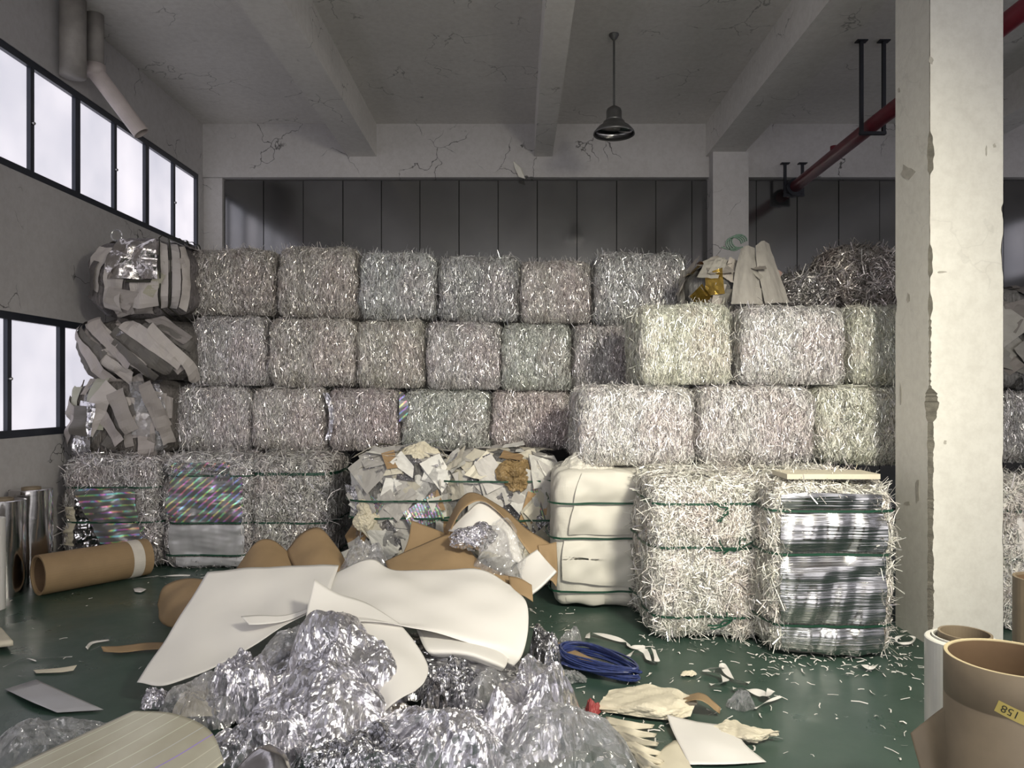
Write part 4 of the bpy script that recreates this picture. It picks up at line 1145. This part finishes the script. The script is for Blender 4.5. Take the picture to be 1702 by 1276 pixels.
patch_obj('rolled_edge', [[(690, 1040, 4.42), (760, 1050, 4.42), (830, 1068, 4.40), (848, 1088, 4.34)], [(708, 1080, 4.12), (770, 1082, 4.12), (815, 1096, 4.12), (840, 1108, 4.12)], [(730, 1095, 4.2), (780, 1100, 4.2), (812, 1112, 4.2), (830, 1118, 4.2)]], M['white_paper'], 26, 18, thick=0.003, parent=o)

def kraft(label, ctrl, nu=24, nv=20, wave=0.006, seed=1, name='kraft_board', thick=0.005, mat='kraft'):
    o = patch_obj(name, ctrl, M[mat], nu, nv, thick=thick, wave=wave, seed=seed)
    return set_props(o, label, 'board', 'brown boards of the heap')
kraft('brown curled board bulging out left of the white sheet, on the floor', [[(262, 1005, 5.72), (274, 975, 5.75), (312, 961, 5.78), (352, 968, 5.7)], [(266, 1030, 5.5), (288, 1003, 5.5), (322, 988, 5.5), (362, 990, 5.45)], [(284, 1046, 5.42), (304, 1030, 5.3), (337, 1015, 5.25), (372, 1010, 5.2)]])
kraft('low brown board hump behind the white sheet, farther from the scrap bales', [[(393, 944, 5.75), (422, 903, 5.85), (448, 896, 5.9), (476, 914, 5.85), (500, 945, 5.75)], [(388, 975, 5.5), (418, 960, 5.5), (450, 955, 5.5), (482, 962, 5.5), (510, 980, 5.4)]])
kraft('taller brown board hump beside the dark gap, behind the white sheets', [[(476, 915, 5.85), (500, 888, 5.9), (528, 877, 5.95), (552, 900, 5.85), (585, 950, 5.7)], [(490, 945, 5.6), (515, 930, 5.6), (540, 925, 5.6), (565, 940, 5.55), (600, 975, 5.4)], [(505, 975, 5.4), (525, 970, 5.4), (550, 970, 5.4), (575, 985, 5.3), (612, 1000, 5.2)]])
kraft('wide brown board lying in the middle of the heap behind the curling sheet', [[(640, 932, 5.35), (695, 908, 5.5), (745, 888, 5.6), (768, 898, 5.6)], [(645, 945, 5.2), (705, 930, 5.3), (755, 918, 5.35), (800, 935, 5.3)], [(655, 955, 5.1), (715, 955, 5.1), (780, 958, 5.1), (862, 966, 5.12)], [(670, 985, 5.0), (730, 985, 5.0), (790, 995, 4.95), (860, 1000, 5.0)]], 34, 28)
kraft('pointed brown board standing up against the mixed scrap bale', [[(684, 864, 5.9), (708, 874, 5.88), (742, 888, 5.86)], [(678, 900, 5.75), (708, 902, 5.75), (738, 898, 5.75)], [(665, 930, 5.6), (700, 926, 5.6), (735, 915, 5.62)]])
ka = kraft('arched brown board with a white inner face at the top of the heap', [[(738, 880, 5.8), (764, 830, 5.85), (790, 819, 5.88), (832, 842, 5.85), (878, 880, 5.8), (914, 904, 5.78)], [(746, 888, 5.6), (770, 846, 5.62), (803, 833, 5.65), (842, 866, 5.62), (866, 902, 5.58), (884, 926, 5.55)]], 40, 10)
patch_obj('white_face', [[(745, 882, 5.62), (775, 852, 5.66), (803, 835, 5.70), (848, 868, 5.66)], [(762, 888, 5.5), (785, 870, 5.55), (810, 866, 5.58), (858, 896, 5.58)], [(778, 915, 5.4), (800, 915, 5.45), (825, 920, 5.47), (872, 940, 5.5)]], M['white_paper'], 24, 20, thick=0.004, parent=ka)
kraft('small brown board corner poking out beside the white wrapped bale', [[(894, 906, 5.66), (910, 904, 5.68), (925, 900, 5.7)], [(898, 930, 5.6), (912, 928, 5.6), (926, 945, 5.62)], [(905, 965, 5.5), (915, 965, 5.5), (924, 975, 5.5)]])
kraft('narrow brown board end tucked under the curling white sheet', [[(845, 958, 5.08), (865, 962, 5.05), (884, 972, 5.0)], [(850, 985, 4.95), (870, 990, 4.92), (886, 1000, 4.9)]], 12, 8)
o = patch_obj('white_board', [[(858, 940, 5.45), (875, 926, 5.47), (893, 914, 5.5)], [(868, 965, 5.32), (888, 952, 5.35), (908, 932, 5.42)], [(878, 992, 5.15), (900, 975, 5.22), (925, 950, 5.3)]], M['white_paper'], 20, 18, thick=0.02)
set_props(o, 'thick white board leaning beside the bottom of the white wrapped bale', 'board')

def foil_heap(u, v, Y, rx, ry, rz, rot, seed, label, mat='foil', n=110, cr=0.05, crf=3.2, name='crumpled_foil', cat='foil', group='crumpled silver foils of the heap', z0=None, tilt=0.0):
    """sheet of foil crumpled into a mound; (u,v,Y) is where the mound's base centre stands"""
    c = P(u, v, Y); c[2] = max(c[2], 0.0) if z0 is None else z0
    g = np.linspace(-1, 1, n); A, B = np.meshgrid(g, g); a, b_ = A.ravel(), B.ravel()
    # square to disc with irregular rim
    ra = np.maximum(np.abs(a), np.abs(b_)); th = np.arctan2(b_, a); L = np.hypot(a, b_)+1e-9
    x, y = a/L*ra, b_/L*ra
    r = RS(seed); rim = 1+0.16*np.sin(2*th+r.rand()*6)+0.10*np.sin(3*th+r.rand()*6)+0.07*np.sin(5*th+r.rand()*6)
    h = np.clip(1-ra**3.4, 0, 1)
    big = wob(np.stack([x, y, x*0], 1), 0.7, seed)
    k1 = crumple(x*0.9, y*0.9, crf*0.8, seed, 6); k2 = crumple(x*0.9+3, y*0.9, crf*1.7, seed+7, 7)
    px = x*rim*rx + cr*0.8*crumple(x+5, y, crf, seed+3, 14)
    py = y*rim*ry + cr*0.8*crumple(x, y+9, crf, seed+5, 14) - cr*0.5*k2
    k3 = crumple(x*1.6+y*0.3, y*0.7-1, crf*3.2, seed+11, 7)
    pz = rz*h*(1+0.35*big) + cr*k1*1.1 + cr*0.7*k2 + cr*0.35*k3
    if tilt:
        py, pz = py*math.cos(tilt)-pz*math.sin(tilt), py*math.sin(tilt)+pz*math.cos(tilt)
        pz = pz-pz.min()
    V = np.stack([px*math.cos(rot)-py*math.sin(rot), px*math.sin(rot)+py*math.cos(rot), pz], 1)
    V[:, 2] = np.maximum(V[:, 2]+c[2], 0.004+0.006*r.rand(len(V)))-c[2]
    idx = np.arange(n*n).reshape(n, n)
    Fs = np.stack([idx[:-1, :-1].ravel(), idx[:-1, 1:].ravel(), idx[1:, 1:].ravel(), idx[1:, :-1].ravel()], 1)
    m = raw_mesh(name, V, Fs, M[mat], False)
    o = link(name, m, None, tuple(c))
    return set_props(o, label, cat, group)
foil_heap(578, 1150, 4.0, 0.28, 0.34, 0.40, 0.3, 1, 'tall crumpled silver foil mound left of the drooping white tongue')
foil_heap(535, 1225, 3.65, 0.38, 0.28, 0.27, 0.2, 2, 'broad lilac-silver foil mound in front of the tall foil mound')
foil_heap(405, 1180, 3.95, 0.20, 0.24, 0.26, 0.5, 3, 'crumpled silver foil under the lower edge of the flat white sheet')
foil_heap(756, 1170, 3.95, 0.18, 0.18, 0.18, 0.1, 4, 'dark shiny crumpled foil tucked under the rolled edge of the curling sheet', 'foil_dark', cr=0.06)
foil_heap(745, 1262, 3.42, 0.40, 0.26, 0.24, 0.1, 5, 'wide silver foil mound at the bottom middle of the heap')
foil_heap(890, 1225, 3.65, 0.24, 0.32, 0.34, -0.4, 6, 'steep silver foil sheet beside the clear plastic bag')
foil_heap(440, 1262, 3.45, 0.32, 0.22, 0.20, 0.1, 7, 'silver foil mound beside the cream film sheet')
foil_heap(262, 1168, 3.97, 0.09, 0.07, 0.06, 0.0, 8, 'small ball of crumpled foil on the floor under the white sheet corner', n=40, cr=0.03)
foil_heap(600, 1290, 3.25, 0.30, 0.2, 0.14, 0.0, 9, 'low dark foil mound at the lower picture edge between two silver mounds', 'foil_dark')
foil_heap(660, 1235, 3.55, 0.25, 0.22, 0.14, 0.7, 10, 'low silver foil between the tongue tip and the wide mound', 'foil_warm')
foil_heap(630, 1120, 4.25, 0.75, 0.45, 0.16, 0.0, 11, 'dark layer added under the heap of white sheets for its shaded inside', 'foil_dark', cr=0.04, name='film_layer', cat='film', group=None)  # added dark layer imitates the shade inside the heap
foil_heap(788, 905, 5.35, 0.15, 0.11, 0.08, 0.0, 12, 'wad of crumpled silver foil stuffed under the arched brown board', n=60, cr=0.035, z0=0.58, tilt=1.1)
foil_heap(905, 1105, 4.62, 0.12, 0.14, 0.20, 0.2, 13, 'dark reflective film roll end beside the brown board strip', 'foil_dark', n=50, cr=0.03)
CG = 'clear plastic film pieces'
o = patch_obj('cream_sheet', [[(300, 1150, 4.0), (345, 1130, 4.05), (400, 1126, 4.05)], [(290, 1175, 3.85), (345, 1160, 3.9), (410, 1155, 3.9)], [(285, 1195, 3.78), (345, 1190, 3.8), (410, 1188, 3.8)]], M['cream_paper'], 20, 16, wave=0.01)
set_props(o, 'cream paper sheet lying under clear film below the flat white sheet', 'sheet')
foil_heap(72, 1300, 3.42, 0.32, 0.22, 0.19, 0.5, 21, 'clear plastic film mound at the lower left picture corner', 'clear', cat='plastic film', name='clear_film', cr=0.035, group=CG)
foil_heap(935, 1290, 3.4, 0.28, 0.24, 0.26, 0.2, 22, 'big bag of clear plastic film beside the torn paper pile', 'clear', cat='plastic film', name='clear_film', cr=0.03, group=CG)
foil_heap(335, 1190, 3.85, 0.20, 0.18, 0.16, 0.2, 23, 'clear film over a cream sheet beside the cream film roll', 'clear', cat='plastic film', name='clear_film', cr=0.03, group=CG)
foil_heap(815, 1185, 3.85, 0.16, 0.18, 0.20, 0.2, 24, 'hazy clear film under the right end of the curling sheet', 'clear', cat='plastic film', name='clear_film', cr=0.03, n=60, group=CG)
foil_heap(832, 950, 5.3, 0.20, 0.22, 0.10, 0.2, 25, 'clear film bag hanging under the arched brown board', 'clear', cat='plastic film', name='clear_film', cr=0.03, n=60, z0=0.36, group=CG, tilt=1.0)
foil_heap(610, 950, 5.45, 0.20, 0.16, 0.20, -0.6, 26, 'clear twisted film lying between the brown hump and the mixed bale', 'clear', cat='plastic film', name='clear_film', cr=0.03, n=60, z0=0.38, group=CG)
foil_heap(500, 1110, 4.25, 0.2, 0.22, 0.26, 0.4, 27, 'clear wrinkled film hanging beside the fold of the curling sheet', 'clear', cat='plastic film', name='clear_film', cr=0.03, n=60, group=CG)

PENDING = []
# brown crumpled wrapper and cream lumps on the mixed bales
PENDING.append((foil_heap(855, 812, 6.52, 0.13, 0.17, 0.05, 0.15, 31, 'brown crumpled wrapper hanging over the mixed scrap bale', 'kraft_worn', cat='wrapper', name='brown_wrapper', n=44, cr=0.04, group=None, z0=0.85, tilt=1.25), t2s))
PENDING.append((foil_heap(612, 880, 6.52, 0.14, 0.13, 0.06, 0.3, 32, 'wad of crumpled cream paper on the face of the mixed scrap bale', 'cream_paper', cat='paper', name='crumpled_paper', n=44, cr=0.025, group='crumpled papers', z0=0.50, tilt=1.3), t1s))
PENDING.append((foil_heap(690, 770, 6.75, 0.20, 0.18, 0.10, 0.3, 33, 'big crumpled cream paper on top of the mixed scrap bale', 'cream_paper', cat='paper', name='crumpled_paper', n=44, cr=0.03, group='crumpled papers', z0=1.12), t1s))
PENDING.append((foil_heap(980, 770, 6.2, 0.24, 0.22, 0.10, 0.3, 34, 'crumpled white paper crowning the white wrapped bale', 'wrap_paper', cat='paper', name='crumpled_paper', n=50, cr=0.03, group='crumpled papers', z0=1.09), WB_T))

def attach(o, root):
    o.parent = root; o.location = Vector(o.location)-Vector(root.location)
    for k in ('label', 'category', 'group'):
        if k in o: del o[k]
for nm_, ro_ in PENDING: attach(nm_, ro_)
# ------------------------------------------------------------------ film sheets in the foreground
o = patch_obj('cream_film_sheet', [[(-70, 1318, 2.95), (60, 1256, 3.08), (150, 1214, 3.18), (222, 1181, 3.27)],
    [(0, 1335, 2.85), (110, 1282, 2.97), (200, 1236, 3.08), (290, 1186, 3.22)],
    [(60, 1352, 2.78), (165, 1312, 2.87), (265, 1262, 2.98), (348, 1213, 3.12)],
    [(120, 1370, 2.72), (215, 1342, 2.77), (322, 1302, 2.87), (373, 1266, 2.97)]], M['cream_film'], 40, 36, thick=0.003)
set_props(o, 'cream holographic film sheet with thin slanting lines at the lower picture edge', 'film sheet')
o = patch_obj('grey_film_sheet', [[(350, 1330, 2.95), (395, 1275, 3.02), (425, 1245, 3.08), (448, 1236, 3.12)], [(380, 1340, 2.9), (430, 1290, 2.96), (460, 1260, 3.0), (474, 1252, 3.05)], [(420, 1350, 2.85), (455, 1315, 2.9), (478, 1290, 2.95), (484, 1280, 2.98)]], M['roll_foil'], 24, 20, thick=0.003)
set_props(o, 'small grey film sheet with a rounded end beside the cream film sheet', 'film sheet')
def flat(label, name, cat, pts, mat, z=0.012, cr=0.004, nu=14, nv=8, seed=1, thick=0.0015, group=None):
    """scrap lying on the floor: rows of (u, v[, height])"""
    ctrl = []
    for row in pts:
        rr = []
        for q in row:
            zq = z if len(q) < 3 else q[2]
            rr.append((q[0], q[1], (H-zq)*F/(q[1]-CY)))
        ctrl.append(rr)
    o = patch_obj(name, ctrl, M[mat], nu, nv, cr=cr, seed=seed, thick=thick, smooth=cr < 0.015)
    return set_props(o, label, cat, group)
flat('silver film strip lying on the green floor in front of the clear film', 'film_strip', 'film strip', [[(8, 1145), (60, 1129)], [(50, 1165, 0.03), (112, 1152, 0.03)], [(95, 1184), (172, 1179)]], 'grey_sheet', seed=2)
flat('cream board corner on the floor cut by the picture edge', 'cream_board', 'board', [[(-30, 1040, 0.04), (2, 1046, 0.04)], [(-30, 1075, 0.05), (22, 1069, 0.05)]], 'cream_paper', thick=0.03)
flat('torn brown board strip lying on the floor behind the white sheet corner', 'board_strip', 'board', [[(168, 1074, 0.05), (200, 1073, 0.03), (240, 1068, 0.04), (275, 1067, 0.03)], [(172, 1083, 0.02), (205, 1084, 0.02), (240, 1080, 0.02), (275, 1078, 0.02)]], 'kraft')
flat('small curled tan paper scrap alone on the open green floor', 'paper_scrap', 'scrap', [[(55, 1113, 0.01), (95, 1110, 0.02), (128, 1105, 0.03)], [(60, 1118), (98, 1117), (122, 1114)]], 'cream_paper')
flat('pale leaf-shaped scrap on the floor in front of the lying tube', 'paper_scrap', 'scrap', [[(222, 978), (232, 976), (243, 979)], [(224, 983), (234, 984), (240, 981)]], 'white_paper', nu=8, nv=4)
flat('folded white strip outline on the floor near the torn brown board', 'paper_scrap', 'scrap', [[(142, 1075, 0.03), (152, 1066, 0.02), (180, 1062)], [(146, 1079), (156, 1069), (182, 1064)]], 'white_paper', nu=10, nv=4)
GS = 'paper scraps by the torn paper pile'
flat('brown board strip under the blue coil', 'board_strip', 'board', [[(908, 1058, 0.04), (950, 1078, 0.05), (1004, 1104, 0.05)], [(904, 1072, 0.03), (942, 1092, 0.04), (996, 1118, 0.04)]], 'kraft', thick=0.008)
flat('wide torn cream paper lying behind the white square sheet', 'torn_paper', 'paper', [[(1012, 1146, 0.05), (1070, 1138, 0.06), (1130, 1148, 0.06), (1160, 1168, 0.05)], [(996, 1172, 0.03), (1060, 1168, 0.08), (1110, 1176, 0.07), (1155, 1172, 0.05)], [(1000, 1182), (1045, 1188, 0.02), (1108, 1196, 0.02), (1148, 1190, 0.03)]], 'cream_paper', cr=0.06, nu=34, nv=26, group=GS)
flat('folded brown paper at the end of the torn cream paper', 'torn_paper', 'paper', [[(1140, 1155, 0.04), (1168, 1152, 0.08), (1198, 1176, 0.04)], [(1130, 1168, 0.05), (1165, 1164, 0.10), (1196, 1186, 0.02)]], 'kraft', cr=0.01, group=GS)
flat('white square sheet lying on the floor at the lower picture edge', 'white_sheet', 'sheet', [[(1108, 1187, 0.05), (1160, 1199, 0.04), (1218, 1206, 0.03)], [(1118, 1215, 0.03), (1178, 1232, 0.05), (1240, 1238, 0.03)], [(1146, 1270), (1205, 1270, 0.015), (1274, 1266)]], 'white_paper', cr=0.004, nu=24, nv=20)
flat('cream paper beside the white square sheet, half under it', 'torn_paper', 'paper', [[(1105, 1240), (1125, 1230, 0.02), (1140, 1250)], [(1085, 1268), (1120, 1262, 0.02), (1150, 1276)], [(1120, 1300), (1150, 1296), (1180, 1300)]], 'cream_paper', cr=0.006, group=GS)
flat('crumpled pale paper corner behind the white square sheet', 'torn_paper', 'paper', [[(1185, 1206, 0.04), (1215, 1196, 0.05), (1255, 1212, 0.04)], [(1210, 1225, 0.03), (1245, 1222, 0.05), (1292, 1214, 0.06)], [(1235, 1232), (1262, 1232, 0.02), (1290, 1222, 0.03)]], 'cream_paper', cr=0.05, nu=24, nv=20, group=GS)
r = RS(9)
leafl = ['uppermost', 'second', 'third', 'fourth', 'fifth', 'sixth', 'seventh', 'lowest']
for i in range(8):
    u0, v0 = 1008+8*i, 1190+10*i
    dx = 80-4*i; sl = 14+5*i
    flat('%s of the long torn cream strips fanning out beside the clear plastic bag' % leafl[i], 'paper_strip', 'paper strip',
         [[(u0, v0, 0.02), (u0+dx*0.5, v0+sl*0.6, 0.06+0.01*(i % 3)), (u0+dx, v0+sl, 0.02)], [(u0-4, v0+10, 0.015), (u0+dx*0.45, v0+sl*0.6+13, 0.04), (u0+dx-4, v0+sl+6, 0.012)]], 'cream_paper', cr=0.01, seed=i, group='torn cream strips')
foil_heap(1232, 1200, 4.05, 0.07, 0.07, 0.08, 0, 41, 'crumpled ball of clear film behind the pale paper corner', 'clear_wrap', n=36, cr=0.02, cat='plastic film', name='clear_film', group=CG)
foil_heap(950, 1068, 5.05, 0.07, 0.05, 0.08, 0, 42, 'small wad of hazy film on the floor behind the blue coil', 'clear', n=36, cr=0.02, cat='plastic film', name='clear_film', group=CG)
foil_heap(945, 1130, 4.4, 0.10, 0.06, 0.05, 0, 43, 'frayed pale film fluff in front of the blue coil', 'clear', n=40, cr=0.03, cat='plastic film', name='clear_film', group=CG)
foil_heap(985, 1185, 3.98, 0.05, 0.05, 0.06, 0, 44, 'small crumpled dark red scrap beside the clear plastic bag', 'red_scrap', n=24, cr=0.015, cat='scrap', name='red_scrap', group=None)
foil_heap(1145, 1120, 4.5, 0.05, 0.03, 0.02, 0, 45, 'tiny pale scrap on the floor near the ribbon curls', 'cream_paper', n=16, cr=0.01, cat='scrap', name='paper_scrap', group=None)

# white ribbon curls on the floor
def ribbon(label, pts, w=0.035, mat='white_paper'):
    C = cr1(np.array([Pz(*q) for q in pts]), 8*len(pts))
    tt = np.gradient(C, axis=0); tt /= np.linalg.norm(tt, axis=1)[:, None]
    s = np.cross(tt, np.array([0, 0, 1.0])); s /= np.maximum(np.linalg.norm(s, axis=1)[:, None], 1e-6)
    s[:, 2] += 0.7*np.sin(np.arange(len(C))*0.25); s /= np.linalg.norm(s, axis=1)[:, None]
    a, b_ = C-s*w/2, C+s*w/2
    lowest = np.minimum(a[:, 2], b_[:, 2]); lift = np.maximum(0.006-lowest, 0); a[:, 2] += lift; b_[:, 2] += lift
    V = np.stack([a, b_], 1).reshape(-1, 3); org = C[0].copy(); org[2] = 0
    n = len(C); Fs = np.array([(2*i, 2*i+1, 2*i+3, 2*i+2) for i in range(n-1)])
    o = link('paper_ribbon', raw_mesh('paper_ribbon', V-org, Fs, M[mat], True), None, tuple(org))
    set_props(o, label, 'ribbon', 'white ribbon curls on the floor')
ribbon('long white ribbon on the floor in front of the white wrapped bale', [(976, 1060, 0.02), (982, 1051, 0.03), (1020, 1060, 0.03), (1042, 1068, 0.02), (1048, 1074, 0.02), (1072, 1076, 0.02)])
ribbon('looped white ribbon on the floor beside the long straight ribbon', [(1044, 1090, 0.02), (1056, 1080, 0.04), (1072, 1082, 0.04), (1080, 1098, 0.02), (1092, 1098, 0.03), (1086, 1078, 0.05)])
ribbon('zigzag white ribbon on the floor in front of the coarse shredded bale', [(1180, 1137, 0.02), (1205, 1133, 0.03), (1200, 1122, 0.03), (1172, 1113, 0.03), (1198, 1109, 0.04), (1202, 1107, 0.04), (1218, 1128, 0.02), (1246, 1134, 0.02)], 0.04)
ribbon('white ribbon with a flared end near the crumpled film ball', [(1218, 1143, 0.03), (1240, 1145, 0.03), (1265, 1152, 0.03), (1275, 1158, 0.04), (1282, 1146, 0.06)], 0.045)
ribbon('thin straight white strip crossing the ribbon with the flared end', [(1255, 1177, 0.02), (1275, 1166, 0.03), (1298, 1157, 0.03)], 0.016)
ribbon('small white strip on the floor in front of the silver bale', [(1418, 1108, 0.02), (1432, 1104, 0.03), (1446, 1109, 0.03), (1458, 1104, 0.02)], 0.03)
ribbon('coiled pale strips at the foot of the near pillar', [(1490, 1062, 0.03), (1505, 1056, 0.05), (1520, 1060, 0.04), (1512, 1068, 0.03), (1494, 1068, 0.03), (1490, 1060, 0.05), (1508, 1053, 0.06)], 0.02)
ribbon('long thin white strip on the floor in front of the lying tube', [(220, 962, 0.01), (270, 957, 0.01), (316, 956, 0.01)], 0.02)
ribbon('thin bent wire-like strip on the open floor left of the white sheet', [(5, 1108, 0.01), (40, 1094, 0.015), (60, 1098, 0.01), (55, 1094, 0.01), (120, 1091, 0.01)], 0.008)

# blue coil
ca, cb = Pz(938, 1088, 0.02), Pz(1058, 1132, 0.02)
mid = (ca+cb)/2; ax = (cb-ca)/2; pr = np.array([-ax[1], ax[0], 0])*0.42
q = MB(); r = RS(12)
for k in range(16):
    j = r.normal(size=4)*0.05
    tt = np.linspace(0, 2*np.pi, 40, endpoint=False)
    q.tube([mid+ax*(1+j[0])*np.cos(a)+pr*(1+3*j[1])*np.sin(a)*(1-0.35*np.cos(a))+np.array([j[2]*0.2, j[3]*0.2, 0.02+0.012*(k % 5)+0.02*math.sin(2*a+k)*0.5]) for a in tt], 0.007, 5, closed=True)
o = q.build('strap_coil', M['rope_blue'], origin=tuple(mid*np.array([1, 1, 0])))
set_props(o, 'tangled coil of dark blue strapping lying on the floor over a brown board strip', 'coil')

# loose litter: thousands of shreds nobody could count
def litter():
    r = RS(77); pts = []
    def add(n, u0, u1, v0, v1):
        for _ in range(n): pts.append(Pz(r.uniform(u0, u1), r.uniform(v0, v1), 0.0))
    add(110, 1000, 1545, 1070, 1276); add(130, 1240, 1545, 1085, 1125); add(90, 1060, 1300, 1050, 1085); add(60, 1450, 1545, 1030, 1110)
    add(40, 240, 420, 940, 975); add(26, 0, 420, 960, 1130); add(90, 960, 1120, 1120, 1276); add(40, 880, 960, 1010, 1060)
    V = []; Fs = []; k = 0
    for p in pts:
        a = r.rand()*6.28; L = 0.008+0.035*r.rand()**2; w_ = 0.0015+0.003*r.rand()
        d = np.array([math.cos(a), math.sin(a), 0]); s = np.array([-d[1], d[0], 0.3])
        for j, f in enumerate((-1, 0, 1)):
            c = p+d*f*L+np.array([0, 0, 0.004+0.008*r.rand()])+s*(0.15*L*(f == 0))
            V += [c-s*w_, c+s*w_]
        Fs += [(k, k+1, k+3, k+2), (k+2, k+3, k+5, k+4)]; k += 6
    V = np.array(V); V[:, 2] = np.maximum(V[:, 2], 0.001)
    o = link('floor_litter', raw_mesh('floor_litter', V, np.array(Fs), M['white_paper'], False), kind='stuff')
    set_props(o, 'tiny white paper shreds strewn over the green floor', 'litter')
litter()
